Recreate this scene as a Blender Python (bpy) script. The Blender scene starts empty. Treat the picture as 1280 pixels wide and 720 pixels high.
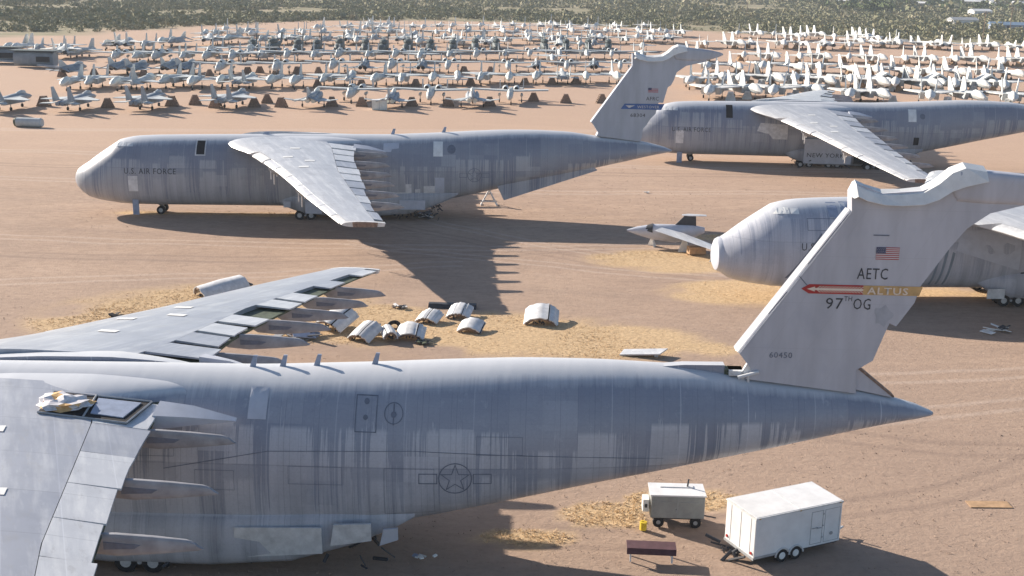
import bpy, bmesh, math, random
import numpy as np
from mathutils import Matrix, Vector, noise as mnoise
R = math.radians
random.seed(7); rng = np.random.default_rng(7)
S = bpy.context.scene; COL = S.collection

# ------------------------------------------------------------------ camera
cam = bpy.data.objects.new('camera', bpy.data.cameras.new('camera')); COL.objects.link(cam)
cam.data.sensor_width = 36; cam.data.lens = 36*1492.33/1280
cam.data.clip_start = .5; cam.data.clip_end = 9000
cam.matrix_world = Matrix.Translation((0, 0, 29.2)) @ Matrix.Rotation(R(90-15.125), 4, 'X') @ Matrix.Rotation(R(1.07), 4, 'Z')
S.camera = cam
# ------------------------------------------------------------------ light
SUN = Vector((-1.9, 1.27, 1.0)).normalized()
el = math.asin(SUN.z); az = math.atan2(SUN.x, SUN.y)
w = bpy.data.worlds.new('World'); S.world = w; w.use_nodes = True
nt = w.node_tree; sky = nt.nodes.new('ShaderNodeTexSky'); sky.sky_type = 'NISHITA'; sky.sun_disc = False
sky.sun_elevation = el; sky.sun_rotation = az; sky.altitude = 800; sky.air_density = 1.0; sky.dust_density = 1.5; sky.ozone_density = 1.6
nt.nodes['Background'].inputs[1].default_value = .08
nt.links.new(sky.outputs[0], nt.nodes['Background'].inputs[0])
sl = bpy.data.lights.new('sun', 'SUN'); sl.energy = 5.0; sl.angle = R(.53); sl.color = (1, .90, .78)
so = bpy.data.objects.new('sun', sl); COL.objects.link(so)
so.rotation_euler = SUN.to_track_quat('Z', 'Y').to_euler(); so.location = (-200, 130, 200)
S.view_settings.view_transform = 'Standard'; S.view_settings.look = 'None'
S.view_settings.exposure = .90; S.view_settings.gamma = 1
S.render.engine = 'CYCLES'
S.cycles.max_bounces = 5; S.cycles.diffuse_bounces = 3; S.cycles.volume_bounces = 0

# ------------------------------------------------------------------ node helpers
class NT:
    def __init__(s, name, rough=.6, metal=0, spec=.4):
        s.m = bpy.data.materials.new(name); s.m.use_nodes = True
        s.n = s.m.node_tree.nodes; s.l = s.m.node_tree.links
        s.b = s.n['Principled BSDF']; s.b.inputs['Roughness'].default_value = rough
        s.b.inputs['Metallic'].default_value = metal; s.b.inputs['Specular IOR Level'].default_value = spec
        s._o = None
    def set(s, sock, v):
        if hasattr(v, 'is_output') or isinstance(v, bpy.types.NodeSocket): s.l.new(v, sock)
        elif v is not None: sock.default_value = v
    def obj(s):
        if not s._o: s._o = s.n.new('ShaderNodeTexCoord').outputs['Object']
        return s._o
    def geo(s):
        return s.n.new('ShaderNodeNewGeometry').outputs['Position']
    def math(s, op, a, b=None, c=None, clamp=False):
        n = s.n.new('ShaderNodeMath'); n.operation = op; n.use_clamp = clamp
        s.set(n.inputs[0], a); s.set(n.inputs[1], b)
        if c is not None: s.set(n.inputs[2], c)
        return n.outputs[0]
    def vmul(s, v, k):
        n = s.n.new('ShaderNodeVectorMath'); n.operation = 'MULTIPLY'; s.set(n.inputs[0], v); n.inputs[1].default_value = k
        return n.outputs[0]
    def sep(s, v):
        n = s.n.new('ShaderNodeSeparateXYZ'); s.l.new(v, n.inputs[0]); return n.outputs
    def comb(s, x, y, z):
        n = s.n.new('ShaderNodeCombineXYZ'); s.set(n.inputs[0], x); s.set(n.inputs[1], y); s.set(n.inputs[2], z); return n.outputs[0]
    def noise(s, v, scale, det=3, rough=.55, dist=0):
        n = s.n.new('ShaderNodeTexNoise'); s.l.new(v, n.inputs['Vector']); n.inputs['Scale'].default_value = scale
        n.inputs['Detail'].default_value = det; n.inputs['Roughness'].default_value = rough; n.inputs['Distortion'].default_value = dist
        return n.outputs[0]
    def white(s, v):
        n = s.n.new('ShaderNodeTexWhiteNoise'); s.l.new(v, n.inputs['Vector']); return n.outputs['Value']
    def ramp(s, f, stops, interp='LINEAR'):
        n = s.n.new('ShaderNodeValToRGB'); n.color_ramp.interpolation = interp; e = n.color_ramp.elements
        while len(e) < len(stops): e.new(.5)
        for q, (p, c) in zip(e, stops):
            q.position = p; q.color = (c, c, c, 1) if not hasattr(c, '__len__') else (*c, 1)
        s.l.new(f, n.inputs[0]); return n.outputs[0]
    def mix(s, f, a, b, mode='MIX'):
        n = s.n.new('ShaderNodeMix'); n.data_type = 'RGBA'; n.blend_type = mode
        s.set(n.inputs[0], f)
        for i, c in ((6, a), (7, b)):
            if isinstance(c, tuple): c = (*c, 1) if len(c) == 3 else c
            s.set(n.inputs[i], c)
        return n.outputs[2]
    def attr(s, name):
        n = s.n.new('ShaderNodeAttribute'); n.attribute_name = name; return n.outputs['Fac']
    def bump(s, h, st=.3, d=.05):
        n = s.n.new('ShaderNodeBump'); n.inputs['Strength'].default_value = st; n.inputs['Distance'].default_value = d
        s.l.new(h, n.inputs['Height']); s.l.new(n.outputs[0], s.b.inputs['Normal'])
    def col(s, c):
        if isinstance(c, tuple): c = (*c, 1)
        s.set(s.b.inputs['Base Color'], c); return s.m

def mottled(name, c, var=.25, scale=2.0, rough=.6, metal=0, streak=False, dark=None, world=False):
    t = NT(name, rough, metal)
    p = t.geo() if world else t.obj()
    if streak: p = t.vmul(p, (3, 3, .25))
    f = t.noise(p, scale, 4, .6)
    d = dark or tuple(x*(1-var) for x in c)
    l = tuple(min(1, x*(1+var*.5)) for x in c)
    t.col(t.mix(t.ramp(f, [(.3, 0.), (.7, 1.)]), d, l))
    return t.m

# weathered hull paint of the big transports
def hull_mat(name, light, dark, seed=0., thr=0.0):
    t = NT(name, .42, 0, .45); o = t.obj(); X, Y, Z = t.sep(o)
    Xs = t.math('ADD', X, seed*13.7)
    cw = 3.3
    cell = t.math('FLOOR', t.math('DIVIDE', Xs, cw))
    cellr = t.white(t.comb(cell, seed, 0.))
    fr = t.math('FRACT', t.math('DIVIDE', Xs, cw))
    # stringy run-off: high frequency along the body, nearly constant down the side
    st = t.noise(t.comb(t.math('MULTIPLY', Xs, 3.4), 0., t.math('MULTIPLY', Z, .16)), 1., 4, .75)
    st2 = t.noise(t.comb(t.math('MULTIPLY', Xs, 1.2), 3., t.math('MULTIPLY', Z, .1)), 1., 2, .5)
    # dark film per panel, ending in a straight seam with a few drips of very uneven length below it
    lng = t.noise(t.comb(t.math('MULTIPLY', Xs, 6.5), 7., t.math('MULTIPLY', Z, .05)), 1., 3, .8)
    dens = t.ramp(t.noise(t.comb(t.math('MULTIPLY', Xs, .55), 2., 0.), 1., 3, .7), [(.38, .12), (.5, .5), (.64, .85)])
    drip = t.math('MAXIMUM', t.math('SUBTRACT', lng, t.math('SUBTRACT', .80, t.math('MULTIPLY', dens, .62))), 0.)
    drip = t.math('MINIMUM', t.math('MULTIPLY', drip, 26.), 4.2)
    lift = t.math('MULTIPLY', t.math('MAXIMUM', t.math('SUBTRACT', st, .58), 0.), 9.)
    cellq = t.math('DIVIDE', t.math('FLOOR', t.math('MULTIPLY', cellr, 5.)), 4.)
    edge = t.math('ADD', t.math('ADD', t.math('MULTIPLY', cellq, 1.7), 6.7+thr), t.math('SUBTRACT', lift, drip))
    k = t.math('ADD', t.math('MULTIPLY', t.math('SUBTRACT', Z, edge), 5.0), .5, clamp=True)
    cid2 = t.math('FLOOR', t.math('DIVIDE', Xs, 2.1))
    c2 = t.white(t.comb(cid2, seed+4, 0.))
    e2 = t.math('ADD', t.math('ADD', t.math('MULTIPLY', c2, 2.2), 3.7), t.math('SUBTRACT', t.math('MULTIPLY', lift, .6), t.math('MULTIPLY', drip, .7)))
    k2 = t.math('ADD', t.math('MULTIPLY', t.math('SUBTRACT', Z, e2), 4.), .5, clamp=True)
    low = t.math('LESS_THAN', Z, t.math('ADD', 5.85, t.math('MULTIPLY', cellr, .15)))
    k2 = t.math('MULTIPLY', t.math('MULTIPLY', k2, low), t.math('MULTIPLY', c2, .7))
    kk = t.math('MAXIMUM', t.math('MULTIPLY', k, t.math('ADD', .62, t.math('MULTIPLY', cellr, .4))), k2)
    # random rectangular repaint blocks
    blk = t.white(t.comb(t.math('FLOOR', t.math('DIVIDE', Xs, 1.65)), seed+9, t.math('FLOOR', t.math('DIVIDE', Z, 1.3))))
    big = t.noise(t.vmul(o, (.12, .12, .3)), 1., 3, .6)
    kk = t.math('MULTIPLY', kk, t.ramp(big, [(.3, .7), (.6, 1.)]))
    c = t.mix(kk, light, dark)
    c = t.mix(t.ramp(blk, [(.90, 0.), (.905, .15), (.96, .15), (.965, .5)]), c, tuple(min(1, x*1.12) for x in light))
    c = t.mix(t.ramp(blk, [(.0, .14), (.08, .14), (.09, .0)]), c, tuple(x*.9 for x in dark))
    # grey-brown grime on the lower side
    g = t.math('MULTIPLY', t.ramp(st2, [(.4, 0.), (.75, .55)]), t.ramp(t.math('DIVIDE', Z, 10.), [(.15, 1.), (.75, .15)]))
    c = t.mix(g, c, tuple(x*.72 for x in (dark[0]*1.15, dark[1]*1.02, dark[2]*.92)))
    # pale vertical drips and seam lines
    c = t.mix(t.ramp(st, [(.66, 0.), (.72, .45)]), c, tuple(min(1, x*1.18) for x in light))
    seam = t.math('LESS_THAN', t.math('ABSOLUTE', t.math('SUBTRACT', fr, .5)), .008)
    c = t.mix(t.math('MULTIPLY', seam, t.math('MULTIPLY', cellr, .75)), c, tuple(min(1, x*1.25) for x in light))
    seam2 = t.math('LESS_THAN', t.math('ABSOLUTE', t.math('SUBTRACT', t.math('FRACT', t.math('DIVIDE', Xs, 1.65)), .5)), .008)
    c = t.mix(t.math('MULTIPLY', seam2, .35), c, tuple(x*.5 for x in dark))
    hs = t.math('LESS_THAN', t.math('ABSOLUTE', t.math('SUBTRACT', Z, t.math('ADD', 5.9, t.math('MULTIPLY', Xs, 0.)))), .035)
    c = t.mix(t.math('MULTIPLY', hs, .22), c, tuple(x*.55 for x in dark))
    rv = t.math('LESS_THAN', t.math('FRACT', t.math('DIVIDE', Xs, .55)), .05)
    rh = t.math('LESS_THAN', t.math('FRACT', t.math('DIVIDE', Z, .62)), .03)
    c = t.mix(t.math('MULTIPLY', t.math('MAXIMUM', t.math('MULTIPLY', rv, t.ramp(st2, [(.4, .3), (.6, 3.)])), rh), .10), c, tuple(x*.6 for x in dark))
    blot = t.noise(t.vmul(o, (1.4, 1.4, .8)), 1.2, 5, .75)
    c = t.mix(t.ramp(blot, [(.58, 0.), (.72, .28)]), c, tuple(x*.75 for x in dark))
    c = t.mix(t.ramp(blot, [(.28, .3), (.42, 0.)]), c, tuple(min(1, x*1.15) for x in light))
    fine = t.noise(o, 9., 3, .7)
    c = t.mix(t.ramp(fine, [(.35, .10), (.6, 0.)]), c, (.12, .12, .14))
    # crown paled where it faces up, painting in its sunlit strip
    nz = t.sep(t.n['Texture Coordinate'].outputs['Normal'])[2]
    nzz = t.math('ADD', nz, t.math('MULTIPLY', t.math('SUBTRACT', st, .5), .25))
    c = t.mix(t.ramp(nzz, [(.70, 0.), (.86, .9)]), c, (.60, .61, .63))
    t.bump(t.noise(t.vmul(o, (1., .3, .3)), 1.1, 2), .25, .06)
    return t.col(c)

def wing_mat(name, base, pale):
    t = NT(name, .36, 0, .6); o = t.obj(); X, Y, Z = t.sep(o)
    Ya = t.math('ABSOLUTE', Y)
    ch = t.math('SUBTRACT', X, t.math('MULTIPLY', Ya, .43))        # swept chordwise coordinate
    n1 = t.noise(t.comb(t.math('MULTIPLY', ch, 1.3), t.math('MULTIPLY', Y, .22), 0.), 1., 4, .65)
    c = t.mix(t.ramp(n1, [(.47, 0.), (.66, .8)]), base, pale)
    n2 = t.noise(t.comb(ch, t.math('MULTIPLY', Ya, 1.6), 0.), .5, 3, .6)
    c = t.mix(t.ramp(n2, [(.35, .35), (.5, 0.)]), c, tuple(x*.78 for x in base))
    n5 = t.noise(t.comb(t.math('MULTIPLY', ch, 1.6), Y, 3.), .8, 6, .75)
    c = t.mix(t.ramp(n5, [(.54, 0.), (.66, .45)]), c, (.33, .32, .315))
    c = t.mix(t.ramp(n5, [(.30, .5), (.42, 0.)]), c, pale)
    # chordwise ribs + spanwise seams
    rb = t.math('LESS_THAN', t.math('FRACT', t.math('DIVIDE', Ya, 3.05)), .012)
    c = t.mix(t.math('MULTIPLY', rb, .5), c, tuple(x*.55 for x in base))
    sp = t.math('LESS_THAN', t.math('FRACT', t.math('DIVIDE', ch, 2.4)), .02)
    c = t.mix(t.math('MULTIPLY', sp, .45), c, tuple(min(1, x*1.35) for x in base))
    vz = t.white(t.comb(t.math('FLOOR', t.math('DIVIDE', Ya, 3.05)), t.math('FLOOR', t.math('DIVIDE', ch, 2.4)), 0.))
    c = t.mix(t.math('MULTIPLY', vz, .16), c, (.62, .63, .65))
    t.bump(n1, .15, .05)
    return t.col(c)

M = {}
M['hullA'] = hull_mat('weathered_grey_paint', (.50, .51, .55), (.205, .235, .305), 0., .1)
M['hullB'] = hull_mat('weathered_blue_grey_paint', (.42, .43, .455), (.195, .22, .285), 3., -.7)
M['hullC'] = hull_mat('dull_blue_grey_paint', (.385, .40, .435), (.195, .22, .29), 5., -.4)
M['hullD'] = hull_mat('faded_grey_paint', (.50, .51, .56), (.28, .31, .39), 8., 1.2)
M['wing'] = wing_mat('wing_grey_paint', (.33, .345, .39), (.50, .51, .53))
M['wingB'] = wing_mat('paler_wing_paint', (.47, .48, .50), (.68, .68, .68))  # paler wing tone for the three farther transports
M['wingpale'] = wing_mat('wing_pale_paint', (.55, .56, .58), (.74, .74, .73))
def fin_mat(name, base):
    t = NT(name, .5); o = t.obj(); X, Y, Z = t.sep(o)
    sx = t.math('SUBTRACT', X, t.math('MULTIPLY', Z, .6))
    f = t.noise(t.comb(t.math('MULTIPLY', X, .8), 0., t.math('MULTIPLY', Z, .15)), 1., 3, .6)
    c = t.mix(t.ramp(f, [(.35, 0.), (.7, 1.)]), tuple(x*.86 for x in base), tuple(x*1.1 for x in base))
    l1 = t.math('LESS_THAN', t.math('FRACT', t.math('DIVIDE', sx, 1.9)), .01)
    l2 = t.math('LESS_THAN', t.math('FRACT', t.math('DIVIDE', Z, 2.3)), .008)
    c = t.mix(t.math('MULTIPLY', t.math('MAXIMUM', l1, l2), .22), c, tuple(x*.5 for x in base))
    c = t.mix(t.ramp(t.noise(o, .7, 4, .6), [(.55, 0.), (.7, .25)]), c, (.36, .38, .45))
    t.bump(f, .1, .03)
    return t.col(c)
M['finA'] = fin_mat('fin_grey_paint', (.50, .505, .55))
M['grimy'] = mottled('grimy_white_paint', (.76, .76, .76), .12, 1.1, .45)
M['finB'] = fin_mat('fin_blue_grey_paint', (.39, .42, .48))
M['pale'] = mottled('pale_primer', (.66, .66, .66), .24, 1.9)
M['scorch'] = mottled('scorched_paint', (.42, .435, .48), .15, 2)
M['white'] = mottled('white_paint', (.80, .80, .78), .15, 1.2)
M['patch'] = mottled('pale_panel', (.50, .52, .58), .1, 1.5)
M['blue'] = mottled('blue_grey_metal', (.30, .35, .46), .2, 2)
M['fairing'] = mottled('grey_fairing', (.34, .335, .35), .3, 1.2)
M['dark'] = mottled('black_and_painted_shade', (.018, .017, .02), .4, 3, .8)  # near-black for painted shade in openings and for plain black parts
M['green'] = mottled('zinc_green', (.09, .11, .07), .5, 3, .7)
M['brownin'] = mottled('corroded_interior', (.25, .17, .13), .5, 4, .7)
M['black'] = mottled('black_marking', (.05, .052, .06), .2, 4)
M['ghost'] = mottled('faint_marking_and_shade', (.16, .18, .23), .2, 4)
M['tyre'] = mottled('tyre_rubber', (.02, .02, .022), .3, 5, .85)
M['hub'] = mottled('hub_metal', (.5, .5, .5), .2, 5, .45)
M['red'] = mottled('red_stripe', (.45, .035, .03), .2, 3)
M['cream'] = mottled('cream_arrow', (.80, .68, .56), .1, 5)
M['orange'] = mottled('faded_orange_stripe', (.62, .40, .17), .25, 2)
M['bluestripe'] = mottled('blue_stripe', (.06, .13, .33), .2, 2)
M['flagred'] = mottled('flag_red', (.42, .07, .08), .1, 3)
M['flagblue'] = mottled('flag_blue', (.06, .07, .14), .1, 3)
M['flagwhite'] = mottled('flag_white', (.62, .60, .60), .1, 3)
M['glass'] = mottled('clouded_glazing', (.62, .64, .66), .1, 3, .2)
M['tan'] = mottled('plywood', (.47, .30, .17), .3, 2, .8)
M['brown'] = mottled('weathered_timber', (.27, .185, .135), .45, 2.5, .85)
M['brick'] = mottled('red_brown_cover', (.11, .055, .065), .3, 2, .8)
M['yellow'] = mottled('yellow_plastic', (.75, .55, .04), .15, 3)
M['steel'] = mottled('galvanised_steel', (.36, .37, .38), .2, 3, .5)
M['cargreen'] = mottled('cart_grey', (.30, .31, .30), .2, 2)
M['tarp'] = mottled('crumpled_foil', (.72, .69, .70), .3, 5, .5)
M['insul'] = mottled('orange_insulation', (.75, .46, .20), .3, 5, .8)
M['jetgrey'] = mottled('jet_grey', (.34, .37, .40), .3, .5)
M['jetpale'] = mottled('jet_pale_grey', (.50, .53, .53), .25, .5)
M['jetwhite'] = mottled('chalky_white', (.72, .715, .68), .3, .9)
M['jetblue'] = mottled('jet_blue_grey', (.22, .26, .30), .25, .5)
M['navy'] = mottled('dark_sea_green', (.075, .10, .10), .35, .5)
M['cover'] = mottled('white_cover', (.70, .72, .66), .12, 2)
M['roofwhite'] = mottled('white_roof', (.75, .74, .72), .1, .1)
M['wall'] = mottled('stucco_wall', (.45, .38, .30), .1, .1)
M['bluemetal'] = mottled('blue_roof_metal', (.16, .24, .34), .1, .1)

# ------------------------------------------------------------------ mesh helpers
class MB:
    def __init__(s): s.v = []; s.f = []; s.mi = []; s.mats = []
    def mat(s, m):
        m = M[m] if isinstance(m, str) else m
        if m not in s.mats: s.mats.append(m)
        return s.mats.index(m)
    def add(s, vs, fs, m=None):
        b = len(s.v); s.v += [tuple(p) for p in vs]; s.f += [tuple(b+i for i in f) for f in fs]
        s.mi += [s.mat(m) if m is not None else 0]*len(fs)
        return s
    def box(s, x0, x1, y0, y1, z0, z1, m=None):
        v = [(x, y, z) for x in (x0, x1) for y in (y0, y1) for z in (z0, z1)]
        return s.add(v, [(0, 1, 3, 2), (4, 6, 7, 5), (0, 4, 5, 1), (2, 3, 7, 6), (0, 2, 6, 4), (1, 5, 7, 3)], m)
    def loft(s, rings, m=None, cap=True):
        n = len(rings[0]); v = [p for r in rings for p in r]; f = []
        for i in range(len(rings)-1):
            for j in range(n):
                a = i*n+j; b = i*n+(j+1) % n; f.append((a, b, b+n, a+n))
        if cap: f.append(tuple(range(n-1, -1, -1))); f.append(tuple((len(rings)-1)*n+j for j in range(n)))
        return s.add(v, f, m)
    def body(s, secs, m=None, n=10, p=2.0):          # secs: x, y, z, half width, half height
        rings = []
        for x, y, z, a, b in secs:
            r = []
            for j in range(n):
                t = 2*math.pi*j/n; c, q = math.cos(t), math.sin(t)
                r.append((x, y+a*math.copysign(abs(c)**(2/p), c), z+b*math.copysign(abs(q)**(2/p), q)))
            rings.append(r)
        return s.loft(rings, m)
    def tube(s, a, b, r, m=None, n=8, r2=None):
        a = Vector(a); b = Vector(b); d = (b-a).normalized()
        u = d.orthogonal().normalized(); w_ = d.cross(u); r2 = r if r2 is None else r2
        ra = [a+(u*math.cos(2*math.pi*i/n)+w_*math.sin(2*math.pi*i/n))*r for i in range(n)]
        rb = [b+(u*math.cos(2*math.pi*i/n)+w_*math.sin(2*math.pi*i/n))*r2 for i in range(n)]
        return s.loft([ra, rb], m)
    def prism(s, pts, f0, f1, m=None):               # pts 2D polygon; f0,f1 map 2D->3D (two faces)
        n = len(pts); a = [f0(*p) for p in pts]; b = [f1(*p) for p in pts]
        f = [tuple(range(n)), tuple(range(2*n-1, n-1, -1))]+[(i, i+n, (i+1) % n+n, (i+1) % n) for i in range(n)]
        return s.add(a+b, f, m)
    def slab(s, pts, z0, z1, m=None):                # horizontal polygon with thickness; z0,z1 functions or numbers
        g = lambda z: (lambda x, y: (x, y, z(x, y) if callable(z) else z))
        return s.prism(pts, g(z0), g(z1), m)
    def build(s, name, m=None, parent=None, smooth=35, loc=(0, 0, 0), rotz=0, tri=False):
        me = bpy.data.meshes.new(name); me.from_pydata(s.v, [], s.f)
        if m is not None: s.mat(m)
        if not s.mats: s.mat('pale')
        for q in s.mats: me.materials.append(q)
        if len(s.mats) > 1: me.polygons.foreach_set('material_index', s.mi)
        bm = bmesh.new(); bm.from_mesh(me); bmesh.ops.recalc_face_normals(bm, faces=bm.faces)
        bm.to_mesh(me); bm.free()
        if smooth:
            me.polygons.foreach_set('use_smooth', [True]*len(me.polygons)); me.set_sharp_from_angle(angle=R(smooth))
        o = bpy.data.objects.new(name, me); COL.objects.link(o); o.parent = parent
        o.location = loc; o.rotation_euler = (0, 0, rotz)
        return o

def tag(o, label=None, cat=None, group=None, kind=None):
    if label: o['label'] = label
    if cat: o['category'] = cat
    if group: o['group'] = group
    if kind: o['kind'] = kind
    return o
def root(name, loc, rotz=0, label=None, cat=None, group=None):
    o = bpy.data.objects.new(name, None); COL.objects.link(o); o.location = loc; o.rotation_euler = (0, 0, rotz)
    o.empty_display_size = .5
    return tag(o, label, cat, group)
def copy_tree(o, loc, rotz, label=None, group=None):
    c = o.copy(); COL.objects.link(c); c.location = loc; c.rotation_euler = (0, 0, rotz)
    if label: c['label'] = label
    if group: c['group'] = group
    for ch in KIDS.get(o.name, []):
        k = ch.copy(); COL.objects.link(k); k.parent = c
        for g in KIDS.get(ch.name, []):
            q = g.copy(); COL.objects.link(q); q.parent = k
    return c
KIDS = {}
def index_kids(o):
    KIDS[o.name] = [c for c in COL.objects if c.parent == o]
    for c in KIDS[o.name]: KIDS[c.name] = [g for g in COL.objects if g.parent == c]

# ------------------------------------------------------------------ ground
BOUND = [(-400, 330), (-300, 400), (-190.8, 448.8), (-171.1, 476.6), (-153.9, 525.6), (-131.2, 578.2), (-100.8, 624.8), (-61.4, 641.2),
         (-2.7, 650.1), (60.9, 605.9), (97.8, 587.3), (115.2, 567.3), (145.5, 562.8), (171.6, 535.2), (214.5, 522.9), (300, 500), (400, 480), (600, 460)]
bx_, by_ = zip(*BOUND)
def bound(x): return np.interp(x, bx_, by_)
# dry grass patches: centre x, y, radius x, radius y, angle
GRASS = [(-2.5, 93.5, 13.5, 5.6, 0), (-15, 95, 10, 6, 0), (-28, 98, 11, 8, .25), (-21, 101, 8, 5, .4), (9, 92, 6.5, 4.2, 0),
         (15.5, 119.5, 7, 4.2, -.1), (25, 131, 5, 2.0, 0), (22.5, 107.5, 7.5, 4.2, .0), (29, 110, 6.5, 3, .0), (38, 108.5, 9, 2.6, 0), (50, 109, 8, 2.2, 0), (15.6, 90.3, 2.2, 1.6, 0),
         (-28, 139.5, 12, 1.0, .03),
         (5.5, 60.5, 2.2, 1.4, 0), (10, 62.5, 3, 1.2, 0), (1, 57.5, 2.4, .9, 0), (-44, 139, 3, 1.0, 0)]
def vnoise(x, y, s, seed=0):
    x = x/s+seed*17.3; y = y/s+seed*9.1; xi = np.floor(x).astype(np.int64); yi = np.floor(y).astype(np.int64); fx = x-xi; fy = y-yi
    def h(a, b): 
        q = np.sin(a*127.1+b*311.7+seed*74.7)*43758.5453; return q-np.floor(q)
    fx = fx*fx*(3-2*fx); fy = fy*fy*(3-2*fy)
    return (h(xi, yi)*(1-fx)+h(xi+1, yi)*fx)*(1-fy)+(h(xi, yi+1)*(1-fx)+h(xi+1, yi+1)*fx)*fy
def fbm(x, y, s, o=4, seed=0):
    t = 0; a = .5; n = 0
    for i in range(o): t = t+a*vnoise(x, y, s/2**i, seed+i); n += a; a *= .5
    return t/n
def grassmask(x, y):
    g = np.zeros_like(x)
    for cx, cy, rx, ry, a in GRASS:
        dx = (x-cx)*math.cos(a)+(y-cy)*math.sin(a); dy = -(x-cx)*math.sin(a)+(y-cy)*math.cos(a)
        g = np.maximum(g, 1.25-np.sqrt((dx/rx)**2+(dy/ry)**2))
    g = np.where(g > .02, g+(fbm(x, y, 5, 5, 3)-.5)*2.1*np.clip(g*3, 0, 1), 0)
    return np.clip(g*2.4, 0, 1)
xs = np.unique(np.concatenate([np.arange(-7000, -600, 400), np.arange(-600, -120, 20), np.arange(-120, 90, .8), np.arange(90, 600, 20), np.arange(600, 7001, 400)]))
ys = np.unique(np.concatenate([np.arange(-300, 30, 30), np.arange(30, 175, .7), np.arange(175, 700, 6), np.arange(700, 1500, 40), np.arange(1500, 8001, 500)]))
GX, GY = np.meshgrid(xs, ys); nx, ny = len(xs), len(ys)
near = (GY < 700) & (abs(GX) < 400)
GZ = np.where(near, (fbm(GX, GY, 9, 3, 1)-.5)*.10+(fbm(GX, GY, 60, 2, 2)-.5)*.12, 0.)
me = bpy.data.meshes.new('ground')
me.from_pydata(np.stack([GX.ravel(), GY.ravel(), GZ.ravel()], 1).tolist(), [], [(j*nx+i, j*nx+i+1, (j+1)*nx+i+1, (j+1)*nx+i) for j in range(ny-1) for i in range(nx-1)])
at = me.attributes.new('dry', 'FLOAT', 'POINT'); at.data.foreach_set('value', grassmask(GX, GY).ravel().astype(np.float32))
bd = np.clip((GY-bound(GX)+8*(fbm(GX, GY, 30, 3, 5)-.5))/6, 0, 1)
at = me.attributes.new('wild', 'FLOAT', 'POINT'); at.data.foreach_set('value', bd.ravel().astype(np.float32))
me.polygons.foreach_set('use_smooth', [True]*len(me.polygons))
t = NT('desert_ground', .95, 0, .1); p = t.geo(); X, Y, Z = t.sep(p)
n1 = t.noise(p, .035, 5, .6); n2 = t.noise(t.vmul(p, (.25, 1., 1.)), .22, 5, .65, .6); n3 = t.noise(p, 2.4, 4, .75)
c = t.mix(t.ramp(n1, [(.38, 0.), (.62, 1.)]), (.415, .292, .215), (.48, .342, .252))
c = t.mix(t.ramp(n2, [(.35, .55), (.6, 0.)]), c, (.33, .24, .19))
c = t.mix(t.ramp(n2, [(.6, 0.), (.75, .5)]), c, (.53, .40, .32))
n6 = t.noise(t.vmul(p, (.55, 1.3, 1.)), 1.1, 6, .75)
c = t.mix(t.ramp(n6, [(.36, .5), (.5, 0.)]), c, (.27, .195, .15))
c = t.mix(t.ramp(n6, [(.52, 0.), (.68, .45)]), c, (.54, .41, .31))
# pinker, brighter apron round the jet rows and darker compacted ground near the debris
c = t.mix(t.ramp(t.math('DIVIDE', Y, 400.), [(.36, 0.), (.52, .75)]), c, (.52, .365, .268))
c = t.mix(t.ramp(t.math('DIVIDE', Y, 400.), [(.20, .55), (.34, .0)]), c, (.375, .275, .212))
c = t.mix(t.ramp(n3, [(.3, .28), (.5, 0.), (.7, 0.), (.85, .2)]), c, (.20, .15, .12))
# wheel tracks
wob = t.noise(p, .05, 2); wv = t.math('MULTIPLY', t.math('SUBTRACT', wob, .5), 4.)
def track(a, b, q, x0, x1, cc, off=0., wd=.35):
    global c
    dx = t.math('SUBTRACT', X, x0)
    yy = t.math('ADD', t.math('MULTIPLY', t.math('MULTIPLY', dx, dx), q), t.math('ADD', t.math('MULTIPLY', dx, b), a))
    d = t.math('SUBTRACT', t.math('ADD', Y, wv), yy)
    for o_ in (-1.0, 1.0):
        k = t.math('ADD', t.math('DIVIDE', t.math('ABSOLUTE', t.math('ADD', d, o_+off)), -wd), 1.4, clamp=True)
        k = t.math('MULTIPLY', k, t.ramp(n3, [(.3, .12), (.6, .4)]))
        k = t.math('MULTIPLY', k, t.math('LESS_THAN', t.math('ABSOLUTE', dx), x1))
        c = t.mix(k, c, cc)
L_, D_ = (.56, .45, .375), (.225, .165, .135)
track(117, .05, .004, -30, 46, D_); track(124, -.06, .002, -38, 60, L_); track(107, .22, .0006, -45, 40, L_, .3)
track(118, -.55, .008, 10, 26, D_); track(121, -.62, .009, 12, 30, L_, .5); track(113, -.15, .004, 22, 40, L_)
track(84, .12, .003, 25, 40, L_); track(72, -.2, .006, 24, 30, D_); track(77, .35, -.004, 28, 34, L_); track(158, .02, .0008, 0, 110, L_, 0, .5)
track(171, .03, .0006, -20, 90, D_, 0, .5); track(180, -.02, .0004, 0, 140, L_, 0, .6); track(64, .5, .01, 24, 22, D_); track(218, .13, .0001, 0, 170, L_, 0, .9)
dry = t.attr('dry'); gn = t.noise(t.vmul(p, (1., 1.6, 1.)), 3.0, 4, .7)
gc = t.mix(t.ramp(gn, [(.35, 0.), (.65, 1.)]), (.46, .32, .18), (.66, .48, .29))
c = t.mix(t.math('MULTIPLY', dry, t.ramp(gn, [(.3, .55), (.5, 1.)])), c, gc)
wc = t.mix(t.ramp(t.noise(p, .03, 4, .6), [(.4, 0.), (.65, 1.)]), (.22, .205, .125), (.36, .30, .20))
c = t.mix(t.attr('wild'), c, wc)
t.bump(t.noise(t.vmul(p, (1., 1.5, 1.)), 2.2, 7, .75), .8, .10)
me.materials.append(t.col(c))
g = bpy.data.objects.new('ground', me); COL.objects.link(g); tag(g, kind='structure')

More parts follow.
